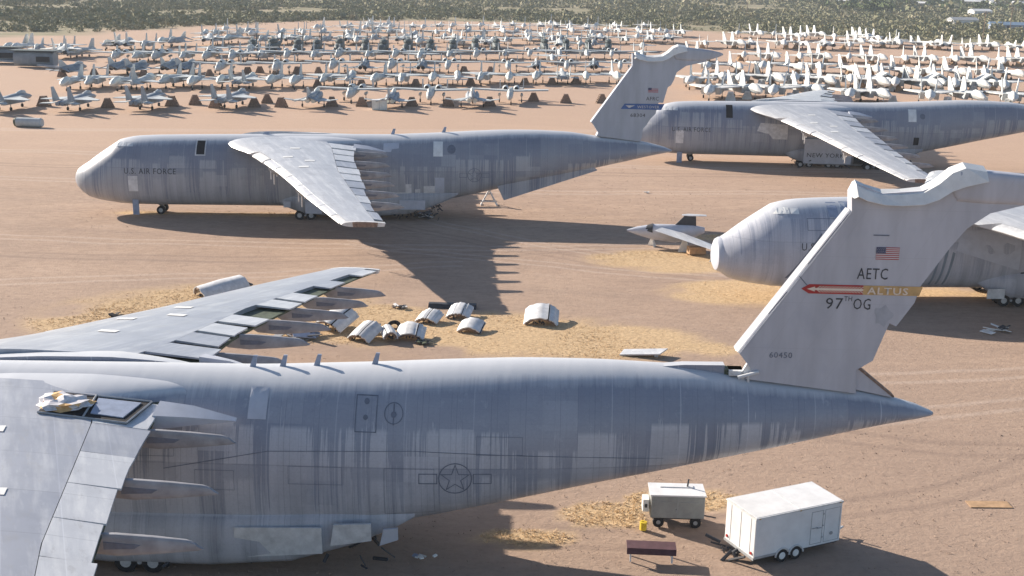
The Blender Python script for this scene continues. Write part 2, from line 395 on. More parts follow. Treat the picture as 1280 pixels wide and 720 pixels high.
# dry grass tufts (uncountable)
def blade_mesh(name, P, H, W, per, mat, lean=.5, seed=1):
    r = np.random.default_rng(seed); n = len(P)*per
    base = np.repeat(P, per, 0)+np.c_[r.normal(0, W*.9, (n, 2)), np.zeros(n)]
    a = r.uniform(0, 6.283, n); h = np.repeat(H, per)*r.uniform(.5, 1.2, n); wd = W*r.uniform(.5, 1.2, n)
    u = np.c_[np.cos(a), np.sin(a), 0*a]*wd[:, None]; ln = r.normal(0, lean, (n, 2))*h[:, None]
    tip = base+np.c_[ln, h]
    V = np.empty((n, 4, 3)); V[:, 0] = base-u*.5; V[:, 1] = base+u*.5; V[:, 2] = tip+u*.35; V[:, 3] = tip-u*.35
    m_ = bpy.data.meshes.new(name); m_.vertices.add(n*4); m_.vertices.foreach_set('co', V.ravel())
    m_.loops.add(n*4); m_.loops.foreach_set('vertex_index', np.arange(n*4, dtype=np.int32))
    m_.polygons.add(n); m_.polygons.foreach_set('loop_start', np.arange(0, n*4, 4, dtype=np.int32)); m_.update(); m_.validate()
    m_.materials.append(mat); o = bpy.data.objects.new(name, m_); COL.objects.link(o); return o
t = NT('straw', .9, 0, .1)
t.col(t.mix(t.noise(t.geo(), .9, 3), (.62, .45, .26), (.78, .60, .38)))
N = 260000
px_ = rng.uniform(-45, 62, N); py_ = rng.uniform(54, 146, N)
k = grassmask(px_, py_) > rng.uniform(.25, 1., N)
P_ = np.c_[px_[k], py_[k], np.full(k.sum(), -.02)]
o = blade_mesh('dry_grass', P_, rng.uniform(.03, .11, len(P_)), .038, 6, t.m, 1.2)
tag(o, 'straw coloured dry grass growing in patches on the sand between the transport planes', 'grass', kind='stuff')
# small clods and litter
N = 14000
px_ = rng.uniform(-60, 75, N); py_ = 50+rng.uniform(0, 1, N)**1.4*130
t = NT('stones', .95, 0, .1); t.col(t.mix(t.noise(t.geo(), .7, 2), (.16, .115, .09), (.50, .38, .30)))
o = blade_mesh('loose_stones', np.c_[px_, py_, np.full(N, .0)], rng.uniform(.02, .07, N), .07, 2, t.m, .5, 5)
tag(o, 'loose stones and clods scattered over the sand', 'stones', kind='stuff')

# desert scrub behind the jet rows
def scrub(name, n, xr, yr, rad, faces, cols, seed, dens=.5, wildonly=True, zsq=.62):
    r = np.random.default_rng(seed)
    x = r.uniform(*xr, n); y = yr[0]+(yr[1]-yr[0])*r.uniform(0, 1, n)
    d = fbm(x, y, 55, 4, seed)+.25*(fbm(x, y, 14, 2, seed+3)-.5)
    kk = (d > 1-dens-.12*r.uniform(-1, 1, n)) & (y > bound(x)-22)
    if wildonly: kk &= y > bound(x)+3+6*fbm(x, y, 30, 2, 4)
    kk &= abs(x) < y*.56+60
    x, y = x[kk], y[kk]; n = len(x); rr = r.uniform(rad[0], rad[1], n)*(1+(r.uniform(0, 1, n) > .93)*.8)
    m = n*faces; c = np.repeat(np.c_[x, y, rr*.5], faces, 0); rp = np.repeat(rr, faces)
    v = r.normal(0, 1, (m, 3)); v /= np.linalg.norm(v, axis=1)[:, None]; v *= r.uniform(.35, 1.05, m)[:, None]**.6
    v[:, 2] *= zsq; c = c+v*rp[:, None]; c[:, 2] = np.maximum(c[:, 2], .12)
    s_ = rp*r.uniform(.16, .36, m)
    a = r.normal(0, 1, (m, 3)); a /= np.linalg.norm(a, axis=1)[:, None]; b = r.normal(0, 1, (m, 3)); b = np.cross(a, b); b /= np.linalg.norm(b, axis=1)[:, None]
    a *= s_[:, None]; b *= (s_*r.uniform(.5, 1, m))[:, None]
    V = np.empty((m, 4, 3)); V[:, 0] = c-a-b*.4; V[:, 1] = c+a*.3-b; V[:, 2] = c+a+b*.5; V[:, 3] = c-a*.2+b
    me = bpy.data.meshes.new(name); me.vertices.add(m*4); me.vertices.foreach_set('co', V.ravel())
    me.loops.add(m*4); me.loops.foreach_set('vertex_index', np.arange(m*4, dtype=np.int32))
    me.polygons.add(m); me.polygons.foreach_set('loop_start', np.arange(0, m*4, 4, dtype=np.int32)); me.update()
    at = me.attributes.new('tint', 'FLOAT', 'FACE'); at.data.foreach_set('value', np.repeat(r.uniform(0, 1, n), faces).astype(np.float32))
    t = NT(name+'_leaf', .9, 0, .1); t.col(t.ramp(t.attr('tint'), cols)); me.materials.append(t.m)
    o = bpy.data.objects.new(name, me); COL.objects.link(o); return o
G1 = [(0., (.19, .195, .115)), (.45, (.25, .245, .15)), (.8, (.30, .28, .18)), (1., (.35, .31, .21))]
o = scrub('desert_scrub', 30000, (-330, 420), (440, 900), (.9, 2.3), 30, G1, 11, .56)
tag(o, 'grey green desert scrub covering the flat land beyond the jet rows', 'scrub', kind='stuff')
o = scrub('distant_scrub', 42000, (-700, 1100), (880, 2200), (1.8, 4.4), 14, G1, 12, .58)
tag(o, 'hazy far off scrubland reaching to the top of the picture', 'scrub', kind='stuff')
o = scrub('low_weeds', 5000, (-200, 260), (425, 640), (.25, .7), 12, [(0., (.12, .12, .06)), (1., (.3, .25, .14))], 14, .35, False)
tag(o, 'low scattered weeds along the bare strip before the scrub', 'weeds', kind='stuff')

# ------------------------------------------------------------------ big transports (x = metres aft of the nose, y<0 = port)
PX = [0, .12, .4, .9, 1.7, 2.8, 4.0, 5.5, 6.8, 9.6, 14, 20, 31, 37, 43, 46, 50, 54, 58, 62, 66, 68, 69.6, 70.3, 70.5]
PT = [4.25, 4.75, 5.2, 5.6, 6.1, 6.95, 7.75, 8.75, 9.12, 9.3, 9.4, 9.5, 9.65, 9.7, 10.0, 10.2, 10.42, 10.45, 10.3, 9.75, 9.4, 9.05, 8.6, 8.3, 8.2]
PB = [4.05, 3.5, 3.0, 2.5, 1.95, 1.6, 1.45, 1.3, 1.25, 1.2, 1.2, 1.2, 1.15, 1.3, 2.0, 2.65, 3.55, 4.5, 5.35, 6.2, 7.1, 7.6, 7.9, 8.05, 8.1]
PW = [.1, .6, 1.1, 1.65, 2.25, 2.75, 3.1, 3.35, 3.45, 3.5, 3.5, 3.5, 3.5, 3.5, 3.45, 3.35, 3.1, 2.75, 2.35, 1.85, 1.25, .95, .6, .3, .08]
def prof(x): return float(np.interp(x, PX, PT)), float(np.interp(x, PX, PB)), float(np.interp(x, PX, PW))
def smoothprof(x):
    a = [prof(x+d) for d in (-.9, -.45, 0, .45, .9)] if 6 < x < 69 else [prof(x)]
    return tuple(sum(q[i] for q in a)/len(a) for i in range(3))
def expo(x): return 2.0+.9*min(1, max(0, (x-3)/4))*min(1, max(0, (66-x)/10)), 1.95
def section(x, n=44):
    zt, zb, wd = smoothprof(x); zc = zb+.42*(zt-zb); eb, et = expo(x); r = []
    for j in range(n):
        t = 2*math.pi*(j+.5)/n; c, s = math.cos(t), math.sin(t)
        e = et if s > 0 else eb; h = (zt-zc) if s > 0 else (zc-zb)
        r.append((x, wd*math.copysign(abs(c)**(2/e), c), zc+h*math.copysign(abs(s)**(2/e), s)))
    return r
def side_y(x, z, off=.0):
    zt, zb, wd = smoothprof(x); zc = zb+.42*(zt-zb); eb, et = expo(x)
    e = et if z > zc else eb; h = (zt-zc) if z > zc else (zc-zb)
    q = min(.999, abs((z-zc)/h)); return -(wd*(1-q**e)**(1/e))-off
def decal(name, polys, mat, parent, off=.02, side=None):
    """2D polygons (x,z) wrapped on the port side of the hull (or on a surface given by side(x,z))"""
    bm = bmesh.new()
    for pts in polys:
        vs = [bm.verts.new((p[0], 0, p[1])) for p in pts]; bm.faces.new(vs)
    for _ in range(2):
        long = [e for e in bm.edges if e.calc_length() > .5]
        if not long: break
        bmesh.ops.triangulate(bm, faces=bm.faces[:])
        bmesh.ops.subdivide_edges(bm, edges=[e for e in bm.edges if e.calc_length() > .5], cuts=2)
    f = side or (lambda x, z: side_y(x, z, off))
    for v in bm.verts: v.co.y = f(v.co.x, v.co.z)
    me = bpy.data.meshes.new(name); bm.to_mesh(me); bm.free()
    me.materials.append(M[mat] if isinstance(mat, str) else mat)
    o = bpy.data.objects.new(name, me); COL.objects.link(o); o.parent = parent
    return o
def rect(x0, x1, z0, z1): return [(x0, z0), (x1, z0), (x1, z1), (x0, z1)]
def frame_polys(x0, x1, z0, z1, t):
    return [rect(x0, x1, z0, z0+t), rect(x0, x1, z1-t, z1), rect(x0, x0+t, z0+t, z1-t), rect(x1-t, x1, z0+t, z1-t)]
def text_mesh(s, size, spacing=1.0, shear=0., wide=1., bold=0.):
    cu = bpy.data.curves.new('txt', 'FONT'); cu.body = s; cu.size = size; cu.space_character = spacing; cu.shear = shear
    cu.resolution_u = 2; cu.offset = bold
    ob = bpy.data.objects.new('txt', cu); COL.objects.link(ob)
    bpy.context.view_layer.update()
    me = bpy.data.meshes.new_from_object(ob.evaluated_get(bpy.context.evaluated_depsgraph_get()))
    bpy.data.objects.remove(ob); bpy.data.curves.remove(cu)
    for v in me.vertices: v.co.x *= wide
    return me
def writing(name, s, x, z, size, mat, parent, side=None, spacing=1.05, wide=1., bold=0., width=None, off=.025):
    me = text_mesh(s, size, spacing, 0, wide, bold)
    if width:
        w_ = max(v.co.x for v in me.vertices)-min(v.co.x for v in me.vertices); k = width/w_
        for v in me.vertices: v.co.x *= k
    f = side or (lambda a, b: side_y(a, b, off))
    for v in me.vertices:
        X, Z = x+v.co.x, z+v.co.y; v.co = (X, f(X, Z), Z)
    me.materials.clear(); me.materials.append(M[mat])
    o = bpy.data.objects.new(name, me); COL.objects.link(o); o.parent = parent; return o
def ring_polys(cx, cz, r0, r1, n=28):
    a = [2*math.pi*i/n for i in range(n+1)]
    return [[(cx+r0*math.cos(a[i]), cz+r0*math.sin(a[i])), (cx+r1*math.cos(a[i]), cz+r1*math.sin(a[i])), (cx+r1*math.cos(a[i+1]), cz+r1*math.sin(a[i+1])), (cx+r0*math.cos(a[i+1]), cz+r0*math.sin(a[i+1]))] for i in range(n)]
def star_polys(cx, cz, r, t):
    P = []
    for i in range(10):
        a = math.pi/2+i*math.pi/5; q = r if i % 2 == 0 else r*.4; P.append((q*math.cos(a), q*math.sin(a)))
    k = (r-t*2.4)/r; out = []
    for i in range(10):
        a, b = P[i], P[(i+1) % 10]; out.append([(cx+a[0], cz+a[1]), (cx+b[0], cz+b[1]), (cx+b[0]*k, cz+b[1]*k), (cx+a[0]*k, cz+a[1]*k)])
    return out

LEX = [(2.2, 18.4), (3.6, 18.9), (5.2, 20.0), (6.6, 21.3), (8.0, 22.1), (9.4, 22.95), (15.9, 26.3), (25.4, 30.5), (33.9, 34.6)]
BXX = [(2.2, 29.6), (6, 30.7), (16, 32.4), (28.5, 36.0), (33.9, 37.7)]
def lex(l): return float(np.interp(l, *zip(*LEX)))
def bxx(l): return float(np.interp(l, *zip(*BXX)))
def wz(l, drop): return 9.35-(max(l, 0)-3.3)*drop
def thick(l): return float(np.interp(l, [2, 9, 34], [1.75, 1.35, .55]))
TEX = [(2.2, 33.2), (10, 33.6), (18, 35.0), (25, 36.3), (30, 37.5), (33.9, 38.7)]
def tex(l): return float(np.interp(l, *zip(*TEX)))
def topz(u, th): # u 0..1 over the whole chord
    return th*.5*(1-abs(2*min(max(u, 0), 1)**.62-1)**2.2)
def airsec(l, s, x0, x1, drop, n=12):
    """closed ring of the wing section between chord stations x0..x1 at span l"""
    L0, T0 = lex(l), tex(l)+1.4; th = thick(l); zc = wz(l, drop)-th*.45; r = []
    for i in range(n+1):
        q = (1-math.cos(math.pi*i/n))/2; x = x0+(x1-x0)*q; u = (x-L0)/(T0-L0); r.append((x, s*l, zc+topz(u, th)*1.0))
    for i in range(n-1, 0, -1):
        q = (1-math.cos(math.pi*i/n))/2; x = x0+(x1-x0)*q; u = (x-L0)/(T0-L0); r.append((x, s*l, zc-topz(u, th)*.8))
    return r
def surf_top(x, l, drop):
    L0, T0 = lex(l), tex(l)+1.4; return wz(l, drop)-thick(l)*.45+topz((x-L0)/(T0-L0), thick(l))
def wing(par, s, drop, mat, slats=True, spoil=(1,)*9, pale_tip=True, rnd=0):
    rr = random.Random(rnd+(s > 0)*50)
    spans = [2.2, 3, 3.8, 4.6, 5.4, 6.2, 7, 8, 9.4, 12, 15.9, 20, 25.4, 30, 33.3]
    # box: from the front spar to the rear line; the whole nose inboard of the first slat
    mb = MB(); rings = [airsec(l, s, lex(l)+(0 if l < 7.5 else .95-.35*l/34), bxx(l), drop) for l in spans]
    mb.loft(rings); wg = mb.build('wing', M[mat], par)
    tag(wg, 'starboard wing' if s > 0 else 'port wing')
    # rounded nose segments
    cuts = [8.15, 11.2, 14.4, 17.8, 21.2, 24.6, 28.0, 31.2, 33.3]
    for a, b in zip(cuts[:-1], cuts[1:]):
        if slats:
            a2 = a+rr.uniform(.03, .12); b2 = b-rr.uniform(.03, .14); dx = rr.uniform(-.12, .05)
            m_ = MB(); m_.loft([[(p[0]+dx, p[1], p[2]-.04) for p in airsec(l, s, lex(l), lex(l)+1.0-.35*l/34, drop, 8)] for l in np.linspace(a2, b2, 5)])
            # two raised ribs on each segment
            m_.build('leading_edge_slat', M['wingpale'] if rr.random() > .25 else M['pale'], wg)
    # trailing strip of spoiler panels, some missing, with a lower dark shelf behind the box
    sh_ = MB()
    rg = []
    for l in spans:
        z = wz(l, drop)-thick(l)*.45; x0, x1 = bxx(l)-.02, tex(l)-.25
        rg.append([(x0, s*l, z+thick(l)*.12), (x1, s*l, z+thick(l)*.02), (x1, s*l, z-thick(l)*.1), (x0, s*l, z-thick(l)*.38)])
    sh_.loft(rg); shelf = sh_.build('rear_shelf', M['green'], wg)
    cs = np.linspace(3.3, 32.8, len(spoil)+1)
    for i, on in enumerate(spoil):
        a, b = cs[i], cs[i+1]
        if not on: continue
        g = (.12+rr.random()*.35) if s > 0 or rnd != 1 else .03; a += g; b -= rr.random()*.2 if s > 0 or rnd != 1 else .02; m_ = MB(); rgs = []
        sh2 = rr.uniform(-.25, .12)
        for l in np.linspace(a, b, 4):
            xa, xb = bxx(l)+.04, tex(l)+sh2; za, zb = surf_top(bxx(l), l, drop)+.01, surf_top(tex(l), l, drop)+rr.uniform(-.02, .03)
            rgs.append([(xa, s*l, za), (xb, s*l, zb), (xb, s*l, zb-.09), (xa, s*l, za-.14)])
        m_.loft(rgs); m_.build('spoiler_panel', M['wingpale'] if rr.random() > .4 else M['wing'], wg)
    # cut wing tip
    m_ = MB(); m_.loft([airsec(l, s, lex(l), tex(l)-.1, drop, 10) for l in (33.32, 33.7)]); m_.build('wing_tip', M['pale'], wg)
    m_ = MB(); l = 33.72; ring = airsec(l, s, lex(l)+1.0, tex(l)-.8, drop, 10); m_.loft([ring, [(p[0], s*(l+.03), p[2]) for p in ring]]); m_.build('tip_rib', M['brownin'], wg)
    # flap track fairings
    for l, x0, ln in ((5.6, 33.0, 5.2), (10.2, 33.4, 5.2), (14.4, 34.2, 4.9), (18.2, 34.9, 4.7), (22.2, 35.8, 4.5), (26.2, 36.6, 4.4)):
        x0 -= 1.2; ln -= .1; z = wz(l, drop)-thick(l)*.45-.15; m_ = MB(); rg = []
        for u, h, wd, dz in ((0, .2, .08, -.15), (.1, .42, .12, -.22), (.35, .48, .15, -.26), (.65, .38, .14, -.24), (.96, .22, .11, -.2), (1, .16, .08, -.2)):
            rg.append([(x0+ln*u-(.25*math.sin(q) if u > .9 else 0), s*(l+wd*math.copysign(abs(math.cos(q))**.6, math.cos(q))), z+dz+h*math.copysign(abs(math.sin(q))**.7, math.sin(q))) for q in [math.pi*2*k/16 for k in range(16)]])
        m_.loft(rg); f_ = m_.build('flap_track_fairing', M['fairing'], wg)
        m_ = MB(); m_.prism([(x0+ln*.25, z-.42), (x0+ln*.5, z-.36), (x0+ln*.55, z-.2), (x0+ln*.25, z-.1)], lambda a, b: (a, s*(l)-.165, b), lambda a, b: (a, s*l+.165, b))
        m_.build('track_shade', M['ghost'], f_)  # dark patch painting in the shade between fairing and wing
    # small struts hanging below where the engines were
    for l in (12.3, 21.0):
        x, z = lex(l)+.5, wz(l, drop)-thick(l)*.6
        m_ = MB(); m_.body([(x-.4, s*l, z-.1, .1, .15), (x+.1, s*l, z-.3, .35, .5), (x+1.6, s*l, z-.35, .4, .55), (x+3.2, s*l, z-.2, .12, .3)], None, 8)
        py = m_.build('engine_pylon_stub', M['steel'], wg)
        m_ = MB()
        for dx, dy, h in ((.2, 0, 1.5), (.5, .2, .7), (-.1, -.15, .9)):
            m_.tube((x+dx, s*l+dy, z-.4), (x+dx-.2*dy, s*l+dy*2, z-.4-h), .07, None, 6)
        m_.build('hanging_strut', M['pale'], py)
    # pale access panels on top
    for l, u in ((7.3, .55), (11, .35), (12.5, .62), (15, .45)):
        x = lex(l)+(bxx(l)-lex(l))*u; m_ = MB()
        q = [(x-.55, l-.22), (x+.5, l-.3), (x+.6, l+.25), (x-.5, l+.3)]
        m_.add([(a, s*b, surf_top(a, b, drop)+.03) for a, b in q], [(0, 1, 2, 3)])
        m_.build('access_panel', M['white'], wg)
    return wg
def root_fairing(par, mat, s, drop):
    mb = MB(); rg = []
    for x in np.linspace(18.3, 34.2, 26):
        u = (x-18.3)/15.9; b = min(1, (u*2.2))**.6*min(1, (1-u)*3.0+.02)**.7; zh = smoothprof(x)[0]
        hw = .5+2.4*b; zt = zh-1.0+.93*b**.5; zl = 8.1
        rg.append([(x, s*(1.3+hw*math.sin(q)), zl+(zt-zl)*max(0, math.cos(q))**.9) for q in [math.pi/2*k/12 for k in range(13)]]+[(x, s*1.3, 7.8)])
    mb.loft(rg); o = mb.build('wing_root_fairing', M[mat], par)
    m_ = MB(); m_.loft([[(33.0, s*3.3, 9.0), (33.0, s*4.6, 8.75), (33.0, s*4.5, 8.0), (33.0, s*3.3, 7.9)], [(34.6, s*3.3, 8.8), (34.6, s*4.2, 8.55), (34.6, s*4.1, 8.1), (34.6, s*3.3, 8.0)], [(36.6, s*3.2, 8.2), (36.6, s*3.5, 8.15), (36.6, s*3.5, 8.1), (36.6, s*3.2, 8.05)]])
    m_.build('rear_fillet', M['patch'], o); return o
def gear_pod(par, mat, s, white=False):
    mb = MB(); rg = []
    for x, h, w_, zc in ((24, .15, .1, 2.2), (25, .7, .5, 2.1), (27, 1.3, .95, 1.95), (30, 1.5, 1.1, 1.9), (35, 1.5, 1.1, 1.9), (39, 1.4, .95, 2.1), (42, 1.0, .6, 2.6), (44, .5, .3, 3.0), (45, .1, .1, 3.2)):
        rg.append([(x, s*(2.75+w_*math.copysign(abs(math.cos(q))**.75, math.cos(q))), zc+h*math.copysign(abs(math.sin(q))**.8, math.sin(q))) for q in [math.pi*2*k/16 for k in range(16)]])
    mb.loft(rg); return mb.build('gear_pod', M[mat], par)
def wheel(g_, x, y, z, r, wd):
    MB().tube((x, y-wd/2, z), (x, y+wd/2, z), r, None, 16).build('tyre', M['tyre'], g_); MB().tube((x, y-wd/2-.03, z), (x, y+wd/2+.03, z), r*.5, None, 12).build('wheel_hub', M['hub'], g_)
def gear(par, kind, x, ys, r=.62, wd=.45, gap=1.25, pairs=2, leg=1.6):
    st = MB(); y0 = sum(ys)/len(ys)
    st.tube((x, y0, r), (x, y0, r+leg), .2); st.tube((x-1.0, y0, r+leg*.95), (x, y0, r+.25), .1)
    st.tube((x, min(ys)-.2, r), (x, max(ys)+.2, r), .12)
    if pairs > 1: st.box(x-gap/2, x+gap/2, y0-.12, y0+.12, r-.12, r+.14)
    g_ = st.build(kind, M['steel'], par)
    for i in range(pairs):
        for y in ys: wheel(g_, x+(i-(pairs-1)/2)*gap, y, r, r, wd)
    return g_
def clutter(mb, x0, x1, y0, y1, z0, z1, n, rr, sz=(.1, .5)):
    for _ in range(n):
        a = Vector((rr.uniform(x0, x1), rr.uniform(y0, y1), rr.uniform(z0, z1))); d = Vector((rr.uniform(-1, 1), rr.uniform(-1, 1), rr.uniform(-1, .6))).normalized()*rr.uniform(*sz)*2
        mb.tube(a, a+d, rr.uniform(.03, .1), None, 5)

FINA = [(61.0, 9.9), (61.24, 10.4), (60.62, 11.19), (65.44, 18.3), (65.36, 19.15), (65.55, 19.61), (66.01, 19.47), (66.79, 19.18), (68.65, 19.34), (69.86, 19.9), (70.3, 19.9),
        (73.9, 19.5), (73.9, 18.9), (71.9, 18.35), (70.9, 17.6), (70.23, 16.7), (69.02, 14.78), (68.8, 13.93), (68.04, 12.74), (67.71, 12.89), (67.5, 12.28), (67.08, 10.99), (66.31, 10.48), (66.4, 9.3)]
FINB = [(61.3, 9.9), (61.49, 10.29), (60.88, 11.23), (60.59, 11.51), (65.24, 18.12), (65.18, 19.5), (66.13, 19.24), (68.96, 19.1), (69.85, 19.8), (70.58, 19.9),
        (74.2, 19.5), (73.71, 18.7), (71.55, 18.21), (70.46, 17.45), (70.2, 16.6), (69.88, 15.96), (69.5, 15.7), (69.04, 13.89), (68.5, 13.9), (68.2, 12.6), (67.61, 11.98), (67.2, 11.3), (66.8, 10.83), (66.58, 9.3)]
def fin_t(z): return .62-.022*(z-10)
def make_fin(par, outline, mat, flange=True):
    # lens section: thin at the front edge, a jagged open rear edge
    bm = bmesh.new(); 
    f = bm.faces.new([bm.verts.new((a, 0, b)) for a, b in outline]); bmesh.ops.triangulate(bm, faces=[f])
    ft = [v for v in bm.verts]
    me = bpy.data.meshes.new('tail_fin'); 
    mb = MB(); n = len(outline)
    mb.prism(outline, lambda a, b: (a, -fin_t(b), b), lambda a, b: (a, fin_t(b), b)); bm.free()
    fin = mb.build('tail_fin', M[mat], par, 20)
    # rounded front edge
    (xa, za), (xb, zb) = [(p[0], p[1]) for p in outline if 11.1 < p[1] < 11.6][-1 if outline is FINB else 0], [p for p in outline if 18. < p[1] < 18.4][0]
    m_ = MB(); rg = []
    for u in np.linspace(0, 1, 9):
        x, z = xa+(xb-xa)*u, za+(zb-za)*u; t_ = fin_t(z)
        rg.append([(x+.06-.24*math.cos(q), t_*1.01*math.sin(q), z-.05+.15*math.cos(q)) for q in [math.pi*k/10-math.pi/2 for k in range(11)]])
    m_.loft(rg); m_.build('front_edge', M['wing'], fin)
    # bullet fairing on top, broken open in front
    m_ = MB(); rg = []
    for x, h, w_, zc in ((70.05, .55, .5, 19.75), (70.3, .8, .6, 19.65), (71.5, .78, .6, 19.55), (73.4, .72, .55, 19.45), (74.6, .5, .4, 19.5), (75.5, .25, .2, 19.55), (75.9, .08, .06, 19.56)):
        rg.append([(x, w_*math.copysign(abs(math.cos(q))**.45, math.cos(q)), zc+h*math.copysign(abs(math.sin(q))**.45, math.sin(q))) for q in [2*math.pi*(k+.5)/24 for k in range(24)]])
    m_.loft(rg); m_.build('bullet_fairing', M[mat], fin)
    if flange:
        # torn skin flaring out along the top, whitened in colour to look sunlit
        pts = [p for p in outline if p[1] > 18.9 and p[0] < 70.4]
        top = [(65.36, 19.1), (65.55, 19.62), (66.0, 19.42), (66.8, 19.2), (67.7, 19.22), (68.65, 19.35), (69.3, 19.75), (69.9, 20.3), (70.5, 20.55), (71.5, 20.4)]
        m_ = MB(); v = []; rr = random.Random(3)
        for i, (x, z) in enumerate(top):
            dz = (.12, .55, .55, .5, .55, .6, .75, .9, .9, .5)[i]
            v += [(x, .05, z+.12), (x+rr.uniform(-.05, .05), -.5, z-.08), (x+.05, -fin_t(z)-.32-rr.uniform(0, .08), z-dz)]
        fs = []
        for i in range(len(top)-1):
            a = i*3; fs += [(a, a+3, a+4, a+1), (a+1, a+4, a+5, a+2)]
        m_.add(v, fs); o = m_.build('torn_skin', M['white'], fin, 0)
        md = o.modifiers.new('s', 'SOLIDIFY'); md.thickness = .05
    return fin
def transport(label, loc, yaw, hull, wingmat, drop=.101, sdrop=None, nose_cut=None, wings=True, rnd=0):
    r0 = root('transport_plane', loc, yaw, label, 'transport plane')
    mb = MB(); xs_ = [x for x in list(np.concatenate([[0, .05, .12, .25, .4, .65, .9, 1.3], np.arange(1.7, 69.5, .75), [69.6, 70, 70.3, 70.45]]))]
    if nose_cut: xs_ = [nose_cut]+[x for x in xs_ if x > nose_cut+.1]
    mb.loft([section(x) for x in xs_])
    fu = mb.build('fuselage', M[hull], r0, 50)
    if wings:
        for s in (-1, 1):
            wing(r0, s, drop if s < 0 or not sdrop else sdrop, wingmat, True, [[1, 1, 1, 1, 1, 1, 1, 1, 1, 1, 1], [1, 1, 1, 1, 0, 1, 1, 0, 1, 0, 1]][s > 0], rnd=rnd)
            root_fairing(r0, hull, s, drop)
    for s in (-1, 1): gear_pod(r0, hull, s)
    gear(r0, 'nose_gear', 9.9, (-.75, .75), .5, .4, 1.1, 1, 1.1)
    for s in (-1, 1):
        for x in (27.2, 31.5): gear(r0, 'main_gear', x, (s*2.2, s*3.2), .55, .42, 1.35, 2, 1.2)
    # flight deck glazing
    for sy in (-1, 1):
        pl = [[(5.15, 8.1), (5.75, 8.15), (6.55, 8.2), (6.55, 8.65), (5.75, 8.62)], [(6.68, 8.2), (7.4, 8.2), (7.4, 8.62), (6.68, 8.65)]]
        decal('cockpit_window', pl, 'white' if nose_cut else 'glass', fu, .02, (lambda x, z: sy*abs(side_y(x, z, .02))))
    return r0, fu
def usaf(fu, mat='black', z=5.25, x=6.55):
    writing('lettering', 'U.S. AIR FORCE', x, z, .92, mat, fu, spacing=1.12, width=5.9)
def roundel(fu, cx=47.0, cz=5.4, mat='ghost'):
    decal('star_emblem', ring_polys(cx, cz, .76, .81)+star_polys(cx, cz, .76, .045)+frame_polys(cx-1.75, cx-.85, cz-.28, cz+.26, .04)+frame_polys(cx+.85, cx+1.75, cz-.28, cz+.26, .04)
          , mat, fu)
def antenna(fu, x, y=0, h=.8, lean=.35, c=.45):
    zt = smoothprof(x)[0]-.04
    m_ = MB(); m_.prism([(x, zt), (x+c, zt), (x+c*.55+lean, zt+h), (x+lean*.9, zt+h)], lambda a, b: (a, y-.05, b), lambda a, b: (a, y+.05, b))
    return m_.build('blade_antenna', M['blue'], fu)

# ---- A: nearest transport
A, fu = transport('nearest dismantled grey transport plane, tail at right lettered AETC over an arrow stripe', (-49.482, 57.062, 0), R(-1.166), 'hullA', 'wing', rnd=1)
fin = make_fin(A, FINA, 'finA'); fs_ = lambda o_: (lambda x, z: -fin_t(z)-o_)
writing('lettering', 'AETC', 65.95, 15.05, .78, 'black', fin, fs_(.02), 1.1, width=1.45)
writing('lettering', '97', 64.55, 13.55, .78, 'black', fin, fs_(.02), 1.1, width=.82)
writing('lettering', 'TH', 65.43, 13.95, .34, 'black', fin, fs_(.02), 1.05, width=.38)
writing('lettering', 'OG', 65.87, 13.55, .78, 'black', fin, fs_(.02), 1.1, width=.82)
writing('lettering', '60450', 62.05, 11.02, .42, 'ghost', fin, fs_(.02), 1.1, width=1.1)
# band: red field, cream feathered arrow, faded orange field with the town name
zb0, zb1 = 14.28, 14.74; zm = (zb0+zb1)/2
decal('stripe', [[(63.35, zm), (63.72, zb0), (66.3, zb0), (66.3, zb1), (63.72, zb1)]], 'red', fin, side=fs_(.02))
decal('stripe', [[(66.3, zb0), (68.98, zb0), (69.12, zb1), (66.3, zb1)]], 'orange', fin, side=fs_(.02))
ar = [[(63.62, zm), (64.0, zm-.12), (64.0, zm+.12)], [(63.95, zm-.05), (66.3, zm-.05), (66.3, zm+.05), (63.95, zm+.05)]]
for i in range(15):
    x = 64.1+i*.145; h = .16
    ar += [[(x, zm+.05), (x+.06, zm+.05), (x+.2, zm+h), (x+.14, zm+h)], [(x, zm-.05), (x+.14, zm-h), (x+.2, zm-h), (x+.06, zm-.05)]]
decal('arrow_emblem', ar, 'cream', fin, side=fs_(.035))
writing('lettering', 'ALTUS', 66.5, 14.33, .47, 'cream', fin, fs_(.06), 1.15, width=1.95, bold=.01)
# flag
fx0, fx1, fz0, fz1 = 66.75, 67.85, 16.02, 16.62
for i in range(13):
    decal('flag_stripe', [rect(fx0, fx1, fz0+(fz1-fz0)*i/13, fz0+(fz1-fz0)*(i+1)/13)], 'flagred' if i % 2 == 0 else 'flagwhite', fin, side=fs_(.02))
decal('flag_canton', [rect(fx0, fx0+.45, fz0+.29, fz1)], 'flagblue', fin, side=fs_(.035))
st_ = []
for j in range(4):
    for i in range(5):
        cx, cz = fx0+.05+i*.088+(j % 2)*.03, fz0+.33+j*.075; st_.append([(cx-.018, cz), (cx, cz-.018), (cx+.018, cz), (cx, cz+.018)])
decal('flag_stars', st_, 'flagwhite', fin, side=fs_(.045))
decal('scorched_patch', [[(67.35+.42*math.cos(a)*(1+.25*math.sin(3*a+1)), 13.25+.48*math.sin(a)*(1+.2*math.cos(5*a))) for a in [2*math.pi*k/24 for k in range(24)]]], 'scorch', fin, side=fs_(.012))
decal('dark_slit', [rect(66.55, 67.3, 17.16, 17.22)], 'ghost', fin, side=fs_(.02))
